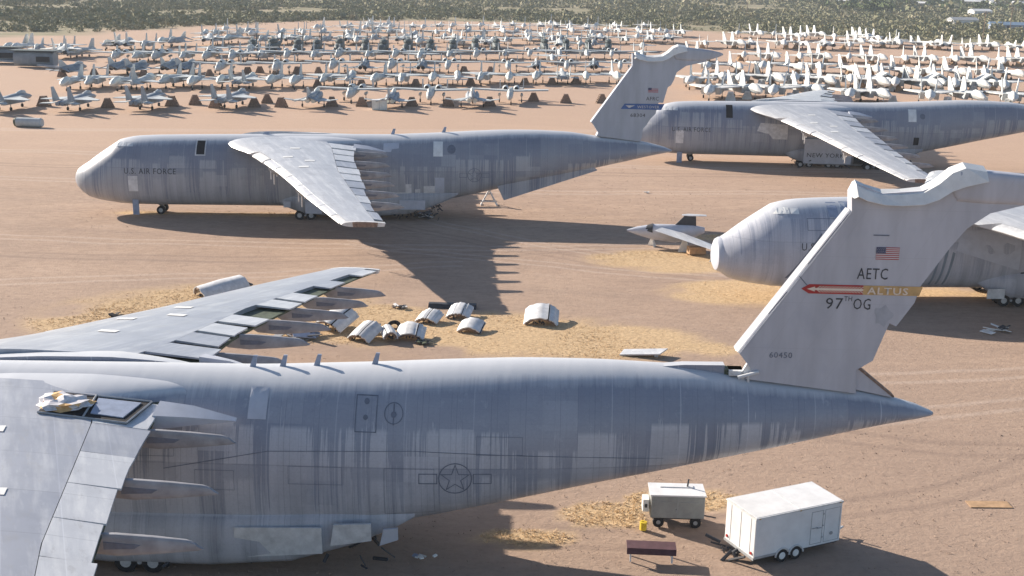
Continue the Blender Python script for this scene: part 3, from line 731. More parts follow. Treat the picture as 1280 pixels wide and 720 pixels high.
decal('panel_outline', [[(61.9, 13.2), (62.7, 14.3), (62.66, 14.34), (61.86, 13.22)], [(63.2, 15.1), (63.7, 14.55), (63.74, 14.58), (63.24, 15.13)], [(63.6, 15.7), (65.3, 18.15), (65.26, 18.17), (63.56, 15.72)]], 'ghost', fin, side=fs_(.015))
# torn dark panel behind the fin foot, broken hinge at the front
m_ = MB(); m_.prism([(66.35, 9.4), (68.35, 9.0), (66.42, 10.5)], lambda a, b: (a, -.28, b), lambda a, b: (a, .28, b)); m_.build('fin_foot_panel', M['finA'], A)
m_ = MB(); m_.prism([(66.42, 10.5), (68.35, 9.0), (68.4, 9.08), (66.48, 10.6)], lambda a, b: (a, -.31, b), lambda a, b: (a, .31, b)); m_.build('torn_edge', M['brownin'], A)
m_ = MB(); m_.box(60.2, 60.9, -.5, .3, 10.0, 10.25); m_.prism([(60.75, 10.1), (61.25, 10.1), (61.55, 11.0), (61.3, 11.1)], lambda a, b: (a, -.5, b), lambda a, b: (a, -.35, b)); m_.tube((60.6, -.7, 10.0), (61.6, -.7, 10.3), .09); m_.tube((61.1, -.6, 10.1), (61.2, -.6, 9.3), .06)
m_.build('broken_hinge', M['pale'], A)
m_ = MB(); m_.prism([(56.3, 10.25), (60.0, 9.98), (60.0, 10.45), (58.0, 10.42)], lambda a, b: (a, -.25, b), lambda a, b: (a, .3, b)); m_.build('fin_fillet', M['hullA'], A)
m_ = MB(); m_.box(60.0, 60.9, -.28, .3, 9.85, 10.25); m_.build('fillet_gap', M['green'], A)
usaf(fu); roundel(fu)
# escape hatch, ringed hatch, pale patches
hx = 42.15
decal('hatch', frame_polys(hx, hx+1.05, 7.55, 9.1, .045)+ring_polys(hx+.52, 8.85, .0, .13, 8)+ring_polys(hx+.5, 8.2, .0, .12, 8), 'ghost', fu)
decal('hatch_ring', ring_polys(hx+1.85, 8.4, .42, .46)+ring_polys(hx+1.85, 8.35, .0, .14, 8)+[rect(hx+1.82, hx+1.88, 7.9, 8.8)], 'ghost', fu)
decal('pale_patch', [rect(36.95, 37.85, 7.95, 9.2)], 'patch', fu)
decal('seam_line', [[(38.0, 6.55), (45, 6.75), (57, 6.35), (57, 6.37), (45, 6.775), (38, 6.58)], [(33, 5.6), (38, 6.55), (38, 6.58), (33, 5.64)]], 'ghost', fu)
pn = []
for x0, x1, z0, z1 in ((34.5, 36.4, 4.6, 5.6), (39.0, 41.6, 5.0, 5.9), (43.6, 46.0, 3.4, 5.9), (48, 50.2, 6.6, 7.5), (31.0, 33.5, 6.2, 7.2)): pn += frame_polys(x0, x1, z0, z1, .016)
decal('panel_lines', pn, 'ghost', fu)
for x in (36.5, 38.0, 39.7, 42.6): antenna(fu, x, h=.62, lean=.25, c=.3)
# pale lower fairings and hanging doors under the main gear
for x0, x1, z0, z1, m__ in ((36.2, 40.6, 1.1, 2.9, 'pale'), (41.0, 43.0, 1.9, 3.2, 'pale'), (43.4, 44.3, 2.0, 3.0, 'patch')):
    m_ = MB(); m_.prism([(x0, z0), (x1, z0+.35), (x1, z1), (x0+.2, z1-.1)], lambda a, b: (a, -3.75-(b-2)*.12, b), lambda a, b: (a, -3.63-(b-2)*.12, b)); m_.build('gear_door', M[m__], A)
m_ = MB(); clutter(m_, 30, 44, -3.2, -1.5, .3, 1.6, 26, random.Random(4), (.15, .5)); m_.build('hanging_pipes', M['black'], A)
# open bay beside the port wing root with a torn frame
baytop = lambda a, b: surf_top(a, b, .101)+.05
def quadtop(pts, dz, mat, name, th=.12):
    q = MB(); q.prism(pts, lambda a, b: (a, -b, baytop(a, b)+dz), lambda a, b: (a, -b, baytop(a, b)+dz-th)); return q.build(name, M[mat], A)
quadtop([(28.0, 3.4), (32.6, 3.3), (32.2, 5.75), (28.1, 5.6)], .0, 'dark', 'bay_shade', .5)  # solid dark slab, the shade inside the bay put into its colour
quadtop([(30.2, 3.65), (32.2, 3.6), (31.9, 5.3), (30.4, 5.25)], .05, 'blue', 'bay_liner', .05)
for a, b in (((30.0, 3.3), (30.2, 5.65)), ((32.6, 3.3), (32.2, 5.75)), ((28.0, 3.4), (32.6, 3.3)), ((28.1, 5.6), (32.2, 5.75))):
    q = MB(); za, zb_ = [baytop(*p)+.02 for p in (a, b)]; q.tube((a[0], -a[1], za), (b[0], -b[1], zb_), .05, None, 6); q.build('bay_frame', M['steel'], A)
# crumpled insulation stuffed in it (loose: its own thing)
def crumple(name, c, r, mats, seed, flat=.5):
    rr = random.Random(seed); bm = bmesh.new(); bmesh.ops.create_icosphere(bm, subdivisions=3, radius=1)
    for v in bm.verts:
        d = 1+.38*mnoise.noise(v.co*2.1+Vector((seed, 0, 0)))+.3*mnoise.noise(v.co*5+Vector((0, seed, 0))); v.co = Vector((v.co.x*r[0]*d, v.co.y*r[1]*d, max(-.1, v.co.z)*r[2]*d))
    me = bpy.data.meshes.new(name)
    for f in bm.faces: f.material_index = 0 if mnoise.noise(f.calc_center_median()*1.6+Vector((seed, seed, 0))) < .12 or len(mats) < 2 else 1
    bm.to_mesh(me); bm.free(); [me.materials.append(M[q]) for q in mats]
    o = bpy.data.objects.new(name, me); COL.objects.link(o); o.location = c; return o
def A2w(x, y, z, P=(-49.482, 57.062), yaw=R(-1.166)): return (P[0]+x*math.cos(yaw)-y*math.sin(yaw), P[1]+x*math.sin(yaw)+y*math.cos(yaw), z)
tag(crumple('crumpled_insulation', A2w(28.9, -4.5, 9.2), (1.2, .9, .42), ['tarp', 'insul'], 5), 'crumpled white foil and orange insulation spilling from the open bay at the nearest wing root', 'insulation')

# ---- B: middle transport, complete view
B, fu = transport('middle transport plane seen whole from nose to tail, fin lettered AFRC over a blue stripe', (-51.621, 138.991, 0), R(2.449), 'hullB', 'wingB', sdrop=.15, rnd=2)
fin = make_fin(B, FINB, 'finB')
writing('lettering', 'AFRC', 67.0, 14.15, .62, 'black', fin, fs_(.02), 1.1, width=1.5)
decal('stripe', [[(64.05, 13.12), (68.85, 13.05), (69.2, 13.75), (64.5, 13.75)]], 'bluestripe', fin, side=fs_(.02))
decal('arrow_emblem', [[(64.6, 13.55), (65.7, 13.55), (65.3, 13.4), (65.2, 13.3), (65.0, 13.25), (65.0, 13.42)]], 'flagwhite', fin, side=fs_(.035))
writing('lettering', 'WESTOVER', 66.0, 13.24, .44, 'flagwhite', fin, fs_(.06), 1.1, width=2.6)
writing('lettering', '68304', 65.2, 12.2, .6, 'black', fin, fs_(.02), 1.1, width=1.75)
decal('flag_canton', [rect(67.2, 67.6, 15.35, 15.62)], 'flagblue', fin, side=fs_(.03))
decal('flag_stripe', [rect(67.2, 68.4, 15.1, 15.19), rect(67.2, 68.4, 15.28, 15.35), rect(67.6, 68.4, 15.45, 15.52)], 'flagred', fin, side=fs_(.02))
usaf(fu); roundel(fu, 46.9, 5.5)
decal('doorway_shade', [rect(14.8, 15.7, 7.5, 8.9)], 'dark', fu, .03); decal('doorway_frame', frame_polys(14.65, 15.85, 7.35, 9.05, .12), 'pale', fu, .045)  # flat near-black sheet paints the shaded inside of the door opening
decal('pale_patch', [rect(42.1, 43.2, 7.6, 9.2)], 'white', fu); decal('pale_patch', [[(36.3, 8.0), (37.2, 8.0), (37.3, 8.3), (38.1, 8.4), (38.1, 9.0), (36.3, 8.9)]], 'patch', fu)
decal('smudge', ring_polys(44.2, 8.4, 0, .5, 12), 'ghost', fu, .012)
decal('pale_patch', [rect(7.0, 8.1, 3.2, 5.0)], 'pale', fu)
m_ = MB(); m_.box(7.2, 7.9, -2.9, -2.75, .35, 2.2); m_.build('entry_door', M['blue'], B)
for x0, x1, z0, z1 in ((41.0, 42.3, 2.6, 4.2), (42.3, 43.4, 2.7, 5.2), (38.9, 39.6, 2.9, 4.4), (36.5, 38.9, 2.6, 3.4), (40.0, 40.6, 2.7, 3.8)): decal('pale_patch', [rect(x0, x1, z0, z1)], 'patch' if x0 > 41 else 'pale', fu, .03)
for x0, x1, z0, z1 in ((24.8, 25.6, 1.6, 2.3), (27.3, 29.2, .9, 2.3), (38.2, 41.2, 1.5, 2.6)):
    m_ = MB(); m_.prism([(x0, z0), (x1, z0), (x1, z1), (x0, z1)], lambda a, b: (a, -4.05, b), lambda a, b: (a, -3.95, b)); m_.build('gear_door', M['patch'], B)
m_ = MB(); clutter(m_, 33, 43, -3.6, 1, .3, 2.2, 160, random.Random(9), (.12, .38)); m_.build('hanging_pipes', M['black'], B)
m_ = MB(); m_.prism([(49.6, 4.1), (60.8, 6.55), (61.5, 5.9), (50.4, 2.4)], lambda a, b: (a, -2.6+1.3*(a-49)/12, b), lambda a, b: (a, -2.4+1.3*(a-49)/12, b)); m_.build('cargo_bay_door', M['hullB'], B)
for x in (37.0, 43.0): antenna(fu, x, h=.7)
antenna(fu, 22.0, h=.35, c=.8)
# ---- C: far right transport
C_, fu = transport('farthest transport plane behind the AFRC fin, lower side lettered NEW YORK', (17.759, 187.678, .1), R(-3.011), 'hullC', 'wingB', drop=.101, sdrop=.125, rnd=3)
C_.rotation_euler.x = R(4.6)
make_fin(C_, FINB, 'finB'); usaf(fu)
decal('doorway_shade', [rect(14.75, 15.75, 7.4, 9.1)], 'dark', fu, .03)  # door opening drawn as a dark sheet, its inner shade painted
decal('pale_patch', [rect(42.2, 43.4, 7.5, 9.2)], 'white', fu); decal('smudge', ring_polys(44.3, 8.3, 0, .4, 12), 'ghost', fu, .02)
decal('pale_patch', [rect(7.2, 8.4, 3.4, 5.4)], 'pale', fu); m_ = MB(); m_.box(7.6, 8.4, -2.9, -2.75, .2, 1.9); m_.build('entry_door', M['blue'], C_)
decal('pale_patch', [[(19.5, 5.6), (22, 5.0), (22, 4.4), (24.2, 4.4), (24.2, 6.6), (20, 6.8)]], 'pale', fu)
decal('doorway_shade', [rect(43.2, 44.0, 4.0, 5.2)], 'dark', fu, .03)  # dark sheet on the skin with the opening's shade painted in
pnl = MB(); pnl.box(26.8, 34.0, -4.12, -4.0, .9, 4.7); pn_ = pnl.build('side_panel', M['patch'], C_)
writing('lettering', 'NEW YORK', 27.2, 1.9, .95, 'black', pn_, lambda x, z: -4.15, 1.1, width=5.6)
for x0, x1, z0, z1 in ((34.4, 36.4, 1.0, 3.0),):
    m_ = MB(); m_.box(x0, x1, -4.1, -4.0, z0, z1); m_.build('gear_bay_shade', M['dark'], C_)  # dark plate standing in for the shade within the gear bay
m_ = MB(); clutter(m_, 25, 44, -4, 1, .2, 1.8, 90, random.Random(12), (.2, .9)); m_.build('hanging_pipes', M['black'], C_)
gear(C_, 'main_gear', 37.5, (-4.2, -3.2), .62, .5, 2.0, 2, 1.2)
# ---- D: right transport behind the AETC fin
D_p, fu = transport('right hand transport plane without its nose cap, front half showing behind the AETC fin', (17.9, 105.86, .1), R(4.2), 'hullD', 'wingB', nose_cut=.85, rnd=4)
usaf(fu, 'black', 5.2, 7.4); make_fin(D_p, FINB, 'finB')
m_ = MB(); sr = section(.85); cz = sum(p[2] for p in sr)/len(sr)
ring0 = [(1.05, p[1]*1.06, cz+(p[2]-cz)*1.06) for p in sr]; m_.loft([ring0]+[[(xx, p[1]*k, cz+(p[2]-cz)*k) for p in sr] for xx, k in ((.8, 1.04), (.55, .95), (.42, .75), (.36, .45), (.34, .15))]); m_.build('nose_bulkhead', M['patch'], D_p)
decal('dark_smudges', [rect(10.0, 10.9, 8.0, 9.1), rect(11.2, 12.3, 7.9, 9.15)], 'blue', fu, .015)
decal('panel_lines', frame_polys(8, 11.2, 6.9, 7.9, .04)+frame_polys(11.4, 13, 5.9, 7.4, .04)+[[(6.2, 2.6), (6.5, 2.6), (9.3, 6.6), (9.2, 6.7)]], 'ghost', fu)
decal('pale_patch', [[(21.5, 5.2), (27.5, 3.4), (27.5, 7), (22, 7)]], 'patch', fu)
decal('doorway_shade', [[(27.0, 1.4), (28.0, 1.4), (28.6, 3.2), (27.8, 3.2)]], 'dark', fu, .03)  # shaded opening painted as a dark sheet on the hull
for i in range(9): decal('rib_line', [[(15.8+i*.62, 1.9), (16.0+i*.62, 1.9), (16.5+i*.62, 6.0-.25*abs(i-4)), (16.25+i*.62, 6.1-.25*abs(i-4))]], 'jetblue', fu, .012)
for x0, x1 in ((24.6, 26.2), (28.2, 30.6)):
    m_ = MB(); m_.box(x0, x1, -4.05, -3.95, .9, 1.8); m_.build('gear_door', M['pale'], D_p)
# ------------------------------------------------------------------ parked jets (local: nose towards +x, wheels on z=0)
def flat(mb, pts, z, th, dz=0., m=None):          # wing-like slab; dz = rise per metre of |y|
    mb.prism(pts, lambda a, b: (a, b, z+dz*abs(b)+th/2), lambda a, b: (a, b, z+dz*abs(b)-th/2), m); return mb
def upr(mb, pts, y, th, cant=0., m=None):         # fin: pts in (x,z), cant = sideways lean per metre of height
    z0 = min(p[1] for p in pts); mb.prism(pts, lambda a, b: (a, y+cant*(b-z0)-th/2, b), lambda a, b: (a, y+cant*(b-z0)+th/2, b), m); return mb
def legs(r_, pts, rw=.38, h=1.3):
    for x, y, hh in pts:
        m_ = MB(); m_.tube((x, y, rw), (x, y, hh), .09, None, 6); g_ = m_.build('landing_gear', M['steel'], r_)
        m_ = MB(); m_.tube((x, y-.14, rw), (x, y+.14, rw), rw, None, 10); m_.build('wheel', M['tyre'], g_)
def P(r_, mb, name, mat): return mb.build(name, M[mat], r_)
def eagle(name, cg, cp, cc, tall=1.0):
    r_ = root(name, (0, 0, 0))
    m_ = MB(); m_.body([(9.6, 0, 2.0, .05, .05), (8.3, 0, 2.05, .5, .5), (6.2, 0, 2.2, .75, .8), (4.2, 0, 2.3, .8, .95), (2, 0, 2.3, 1.0, .9), (-2, 0, 2.2, 1.1, .75), (-6, 0, 2.1, .9, .6), (-7.5, 0, 2.1, .5, .4)], None, 12); P(r_, m_, 'fuselage', cg)
    for s in (-1, 1):
        m_ = MB(); m_.prism([(4.6, 2.75), (3.7, 1.35), (-4.5, 1.4), (-4.5, 2.7)], lambda a, b: (a, s*.75, b), lambda a, b: (a, s*1.65, b)); P(r_, m_, 'air_intake', cg)
        m_ = MB(); flat(m_, [(1.8, s*1.5), (-2.6, s*6.3), (-3.9, s*6.3), (-4.2, s*1.5)], 2.65, .16, -.02); P(r_, m_, 'wing', cp)
        m_ = MB(); flat(m_, [(-5.2, s*1.7), (-7.4, s*4.1), (-8.8, s*4.1), (-8.2, s*1.7)], 2.2, .12); P(r_, m_, 'tailplane', cp)
        m_ = MB(); upr(m_, [(-4.6, 2.5), (-6.9, 2.5+3.1*tall), (-7.9, 2.5+3.1*tall), (-7.7, 2.5)], s*1.65, .16, s*.03); P(r_, m_, 'tail_fin', cg)
        m_ = MB(); m_.tube((-6.6, s*.55, 2.1), (-8.3, s*.55, 2.1), .55, None, 12, .42); P(r_, m_, 'exhaust_nozzle', 'jetblue')
    m_ = MB(); m_.body([(7.4, 0, 2.75, .05, .05), (6.4, 0, 3.0, .42, .5), (5.0, 0, 3.1, .45, .6), (3.6, 0, 3.0, .4, .4), (2.6, 0, 2.9, .05, .1)], None, 10); P(r_, m_, 'canopy_cover', cc)
    legs(r_, [(5.2, 0, 1.6), (-1.8, -1.35, 1.7), (-1.8, 1.35, 1.7)]); return r_
def phantom(name, cg, cp, cc, white_ex=True):
    r_ = root(name, (0, 0, 0))
    m_ = MB(); m_.body([(9, 0, 2.0, .05, .05), (7.6, 0, 2.05, .45, .5), (5, 0, 2.35, .6, .9), (2, 0, 2.4, .7, .9), (-2, 0, 2.5, .8, .8), (-5, 0, 2.6, .5, .6), (-8.2, 0, 2.7, .2, .35)], None, 12); P(r_, m_, 'fuselage', cg)
    for s in (-1, 1):
        m_ = MB(); m_.body([(4.2, s*.95, 2.2, .35, .75), (2, s*1.0, 2.1, .55, .8), (-2.5, s*.75, 1.9, .62, .65), (-4.6, s*.62, 1.8, .55, .55)], None, 12); P(r_, m_, 'engine_housing', cg)
        m_ = MB(); m_.tube((-4.5, s*.62, 1.8), (-4.95, s*.62, 1.78), .56, None, 14, .5); P(r_, m_, 'exhaust_cover', 'cover' if white_ex else 'dark')
        m_ = MB(); flat(m_, [(2.4, s*1.2), (-2.2, s*4.1), (-3.9, s*4.1), (-3.6, s*1.2)], 1.65, .2); P(r_, m_, 'wing', cp)
        m_ = MB(); flat(m_, [(-2.2, s*4.12), (-3.3, s*5.85), (-4.4, s*5.85), (-3.9, s*4.12)], 1.0, .14, .18); P(r_, m_, 'wing_tip', cp)
        m_ = MB(); flat(m_, [(-5.6, s*.4), (-7.5, s*2.7), (-8.6, s*2.7), (-8.0, s*.4)], 2.95, .12, -.38); P(r_, m_, 'tailplane', 'jetblue')
    m_ = MB(); upr(m_, [(-3.2, 3.1), (-6.8, 4.9), (-8.4, 4.95), (-8.0, 2.9)], 0, .2); P(r_, m_, 'tail_fin', cp)
    m_ = MB(); m_.body([(7, 0, 2.7, .05, .05), (5.9, 0, 3.05, .4, .5), (4, 0, 3.2, .45, .62), (2, 0, 3.1, .35, .5), (.6, 0, 3.0, .05, .1)], None, 10); P(r_, m_, 'canopy_cover', cc)
    legs(r_, [(5.6, 0, 1.6), (-1.2, -2.4, 1.6), (-1.2, 2.4, 1.6)]); return r_
def straightwing(name, cg, cp, cc, span=8.8):
    r_ = root(name, (0, 0, 0))
    m_ = MB(); m_.body([(8.2, 0, 2.0, .2, .35), (7.6, 0, 2.1, .6, .85), (5.8, 0, 2.3, .75, 1.15), (2, 0, 2.3, .75, .95), (-3, 0, 2.4, .6, .7), (-8, 0, 2.6, .25, .3)], None, 12); P(r_, m_, 'fuselage', cg)
    m_ = MB(); flat(m_, [(1.6, .6), (1.2, span), (-.4, span), (-1.3, .6)], 2.75, .3, .035); P(r_, m_, 'wing', cp)
    m_ = MB(); flat(m_, [(1.6, -.6), (1.2, -span), (-.4, -span), (-1.3, -.6)], 2.75, .3, .035); P(r_, m_, 'wing', cp)
    for s in (-1, 1):
        m_ = MB(); m_.body([(-1.0, s*1.3, 3.1, .5, .5), (-2, s*1.3, 3.1, .72, .72), (-4.2, s*1.3, 3.05, .6, .6)], None, 12); e_ = P(r_, m_, 'engine_pod', cg)
        m_ = MB(); m_.tube((-.95, s*1.3, 3.1), (-1.02, s*1.3, 3.1), .46, None, 12); P(e_, m_, 'intake', 'dark')
        m_ = MB(); m_.body([(1.5, s*2.6, 1.9, .1, .1), (.8, s*2.6, 1.8, .35, .4), (-1.2, s*2.6, 1.9, .25, .3)], None, 8); P(r_, m_, 'wheel_fairing', cg)
        m_ = MB(); upr(m_, [(-6.9, 2.4), (-7.1, 4.5), (-8.4, 4.5), (-8.6, 2.4)], s*2.8, .2); P(r_, m_, 'tail_fin', cp)
    m_ = MB(); flat(m_, [(-6.8, -2.8), (-6.8, 2.8), (-8.4, 2.8), (-8.4, -2.8)], 2.6, .16); P(r_, m_, 'tailplane', cp)
    m_ = MB(); m_.body([(7.3, 0, 2.8, .05, .1), (6.2, 0, 3.2, .5, .6), (4.6, 0, 3.2, .5, .5), (3.4, 0, 3.0, .1, .1)], None, 10); P(r_, m_, 'canopy_cover', cc)
    legs(r_, [(6.0, .3, 1.6), (.2, -2.6, 1.7), (.2, 2.6, 1.7)], .42); return r_
def singletail(name, cg, cp, cc, fin=2.9):
    r_ = root(name, (0, 0, 0))
    m_ = MB(); m_.body([(7.6, 0, 1.9, .2, .25), (6.8, 0, 2.0, .55, .6), (5, 0, 2.3, .9, 1.0), (2.5, 0, 2.3, 1.0, .95), (-2, 0, 2.2, .85, .75), (-6.5, 0, 2.2, .6, .6), (-7.2, 0, 2.2, .45, .45)], None, 12); P(r_, m_, 'fuselage', cg)
    m_ = MB(); m_.body([(7.65, 0, 2.0, .25, .3), (7.1, 0, 2.2, .7, .6), (5.4, 0, 2.65, .95, .85), (3.4, 0, 2.9, .7, .75), (1.5, 0, 2.8, .25, .3)], None, 12, 1.6); P(r_, m_, 'nose_cover', cc)
    for s in (-1, 1):
        m_ = MB(); flat(m_, [(1.6, s*.8), (-2.2, s*5.0), (-3.6, s*5.0), (-3.2, s*.8)], 2.3, .16, -.03); P(r_, m_, 'wing', cp)
        m_ = MB(); flat(m_, [(-4.8, s*.6), (-6.6, s*2.8), (-7.7, s*2.8), (-7.2, s*.6)], 2.1, .12); P(r_, m_, 'tailplane', cp)
    m_ = MB(); upr(m_, [(-3.2, 2.8), (-5.8, 2.8+fin), (-7.1, 2.8+fin), (-6.9, 2.6)], 0, .2); P(r_, m_, 'tail_fin', cp)
    legs(r_, [(4.2, 0, 1.5), (-1.2, -1.3, 1.6), (-1.2, 1.3, 1.6)]); return r_
def tomcat(name, cg, cp, cc, fin=3.4):
    r_ = root(name, (0, 0, 0))
    m_ = MB(); m_.body([(9, 0, 2.2, .3, .35), (7.8, 0, 2.4, .7, .75), (5.5, 0, 2.6, 1.0, 1.0), (2, 0, 2.6, 1.2, .9), (-3, 0, 2.4, 1.3, .7), (-7, 0, 2.3, .8, .4)], None, 12); P(r_, m_, 'fuselage', cg)
    m_ = MB(); m_.body([(9.05, 0, 2.3, .3, .35), (8.2, 0, 2.45, .95, .62), (6.2, 0, 2.9, 1.25, .95), (4, 0, 3.1, .85, .9), (1.8, 0, 2.9, .3, .35)], None, 14, 1.5); P(r_, m_, 'nose_cover', cc)
    for s in (-1, 1):
        m_ = MB(); m_.prism([(3.6, 3.1), (2.8, 1.4), (-6.5, 1.5), (-7.2, 2.6)], lambda a, b: (a, s*1.1, b), lambda a, b: (a, s*2.2, b)); P(r_, m_, 'air_intake', cg)
        m_ = MB(); flat(m_, [(3.6, s*1.8), (-3.6, s*6.0), (-5.6, s*5.6), (-3.4, s*1.8)], 2.95, .2, -.02); P(r_, m_, 'wing', cp)
        m_ = MB(); upr(m_, [(-3.6, 2.8), (-6.0, 2.8+fin), (-7.2, 2.8+fin), (-7.2, 2.6)], s*1.6, .22, s*.1); P(r_, m_, 'tail_fin', cc)
        m_ = MB(); flat(m_, [(-5.4, s*2.2), (-7.4, s*4.6), (-8.6, s*4.4), (-8.2, s*2.2)], 2.2, .14); P(r_, m_, 'tailplane', cp)
        m_ = MB(); m_.tube((-7.0, s*1.6, 2.1), (-8.4, s*1.6, 2.1), .62, None, 12, .5); P(r_, m_, 'exhaust_nozzle', 'dark')
    legs(r_, [(5.8, 0, 1.7), (-1.6, -2.2, 1.7), (-1.6, 2.2, 1.7)]); return r_
def tentjet(name):
    r_ = root(name, (0, 0, 0))
    m_ = MB(); m_.body([(6, 0, 2.3, .3, .4), (4, 0, 2.6, .9, .9), (0, 0, 2.6, .9, .9), (-5, 0, 2.6, .5, .6)], None, 12); P(r_, m_, 'fuselage', 'jetwhite')
    for s in (-1, 1):
        m_ = MB(); m_.prism([(0, 4.6), (s*2.2, 3.3), (s*4.6, 2.5), (s*4.7, 2.2), (s*2.2, 2.9), (0, 4.1)], lambda a, b: (1.5, a, b), lambda a, b: (-3.2, a, b)); P(r_, m_, 'folded_wing', 'jetwhite')
        m_ = MB(); m_.box(-.2, .2, s*3.9-.25, s*3.9+.25, 0, 2.5); P(r_, m_, 'wing_support', 'jetwhite')
    m_ = MB(); upr(m_, [(-1.0, 4.0), (-3.4, 6.6), (-4.3, 6.6), (-4.6, 3.0)], 0, .3); P(r_, m_, 'tail_fin', 'jetwhite')
    legs(r_, [(4, 0, 1.9), (-1, -1.2, 1.9), (-1, 1.2, 1.9)]); return r_
def helicopter(name):
    r_ = root(name, (0, 0, 0))
    m_ = MB(); m_.body([(6.8, 0, 1.7, .5, .6), (6.0, 0, 1.9, 1.1, 1.1), (3, 0, 2.1, 1.35, 1.45), (-3, 0, 2.1, 1.35, 1.4), (-6, 0, 2.6, .8, .9), (-10, 0, 3.3, .3, .4)], None, 14, 2.8); P(r_, m_, 'fuselage', 'navy')
    m_ = MB(); m_.body([(3.6, 0, 3.9, .4, .4), (2.4, 0, 4.0, 1.3, .75), (-1.5, 0, 4.0, 1.2, .75), (-3.5, 0, 3.7, .3, .3)], None, 12, 2.6); P(r_, m_, 'engine_cowling', 'navy')
    m_ = MB(); m_.tube((.6, 0, 4.5), (.6, 0, 5.5), .3); m_.tube((.6, 0, 5.35), (.6, 0, 5.65), .75, None, 10); P(r_, m_, 'rotor_mast', 'cover')
    m_ = MB(); upr(m_, [(-9, 3.2), (-10.4, 6.2), (-11.4, 6.2), (-10.6, 3.1)], 0, .3); P(r_, m_, 'tail_fin', 'navy')
    for s in (-1, 1):
        m_ = MB(); m_.body([(1.4, s*1.8, 1.2, .1, .1), (.8, s*1.8, 1.2, .5, .45), (-2.2, s*1.8, 1.2, .5, .45), (-3, s*1.8, 1.3, .1, .1)], None, 10); P(r_, m_, 'sponson', 'jetblue')
        m_ = MB(); m_.add([(6.35, s*.15, 2.1), (5.6, s*1.13, 2.1), (5.3, s*1.0, 2.95), (5.9, s*.15, 2.9)], [(0, 1, 2, 3)]); P(r_, m_, 'windscreen', 'cover')
    legs(r_, [(4.5, 0, 1.2), (-1.4, -1.8, 1.1), (-1.4, 1.8, 1.1)], .4); return r_
def trestle(name, mat, w_=3.4, h=2.5, d=1.5):
    m_ = MB(); rr = random.Random(5)
    for y in (-d/2, d/2):
        for s in (-1, 1): m_.prism([(s*w_/2, 0), (s*(w_/2-.35), 0), (s*.25, h), (s*.6, h)], lambda a, b: (a, y-.06, b), lambda a, b: (a, y+.06, b))
        k = 7
        for i in range(k):
            z = h*(i+.08)/k; hw = w_/2-(w_/2-.45)*z/h-.04
            m_.box(-hw, hw, y-.03+rr.uniform(-.03, .03), y+.03, z, z+h/k*.86)
    for i in range(5):
        z = h*(i+.3)/5.2; hw = w_/2-(w_/2-.45)*z/h
        for s in (-1, 1): m_.box(s*hw-.05, s*hw+.05, -d/2, d/2, z, z+.3)
    m_.box(-.62, .62, -d/2-.05, d/2+.05, h, h+.14)
    o = m_.build(name, M[mat]); return o

ORD = ['', 'first', 'second', 'third', 'fourth', 'fifth', 'sixth', 'seventh', 'eighth', 'ninth', 'tenth', 'eleventh', 'twelfth', 'thirteenth', 'fourteenth', 'fifteenth', 'sixteenth', 'seventeenth', 'eighteenth', 'nineteenth', 'twentieth']
TENS = {2: 'twenty', 3: 'thirty', 4: 'forty', 5: 'fifty'}
def ordn(n): return ORD[n] if n <= 20 else (TENS[n//10]+'-'+ORD[n % 10] if n % 10 else {3: 'thirtieth', 4: 'fortieth', 5: 'fiftieth'}[n//10])
used = set()
def put(proto, pts, what, where, cat, grp, heads, jit=6, z=0, sc=.95):
    pts = sorted(pts, key=lambda q: q[0]/q[1]); n = len(pts)
    for i, (x, y) in enumerate(pts):
        pr = proto if not isinstance(proto, list) else proto[i % len(proto)]
        wh = what if not isinstance(what, list) else what[i % len(what)]
        h = heads[i % len(heads)]+random.uniform(-jit, jit)
        lab = '%s, %s from left in %s' % (wh, ordn(i+1), where) if n > 1 else '%s in %s' % (wh, where)
        if pr.name not in used:
            o = pr; used.add(pr.name); o.location = (x, y, z); o.rotation_euler = (0, 0, R(h))
        else: o = copy_tree(pr, (x, y, z), R(h))
        tag(o, lab, cat, grp); k_ = sc*random.uniform(.96, 1.04); o.scale = (k_, k_, k_)
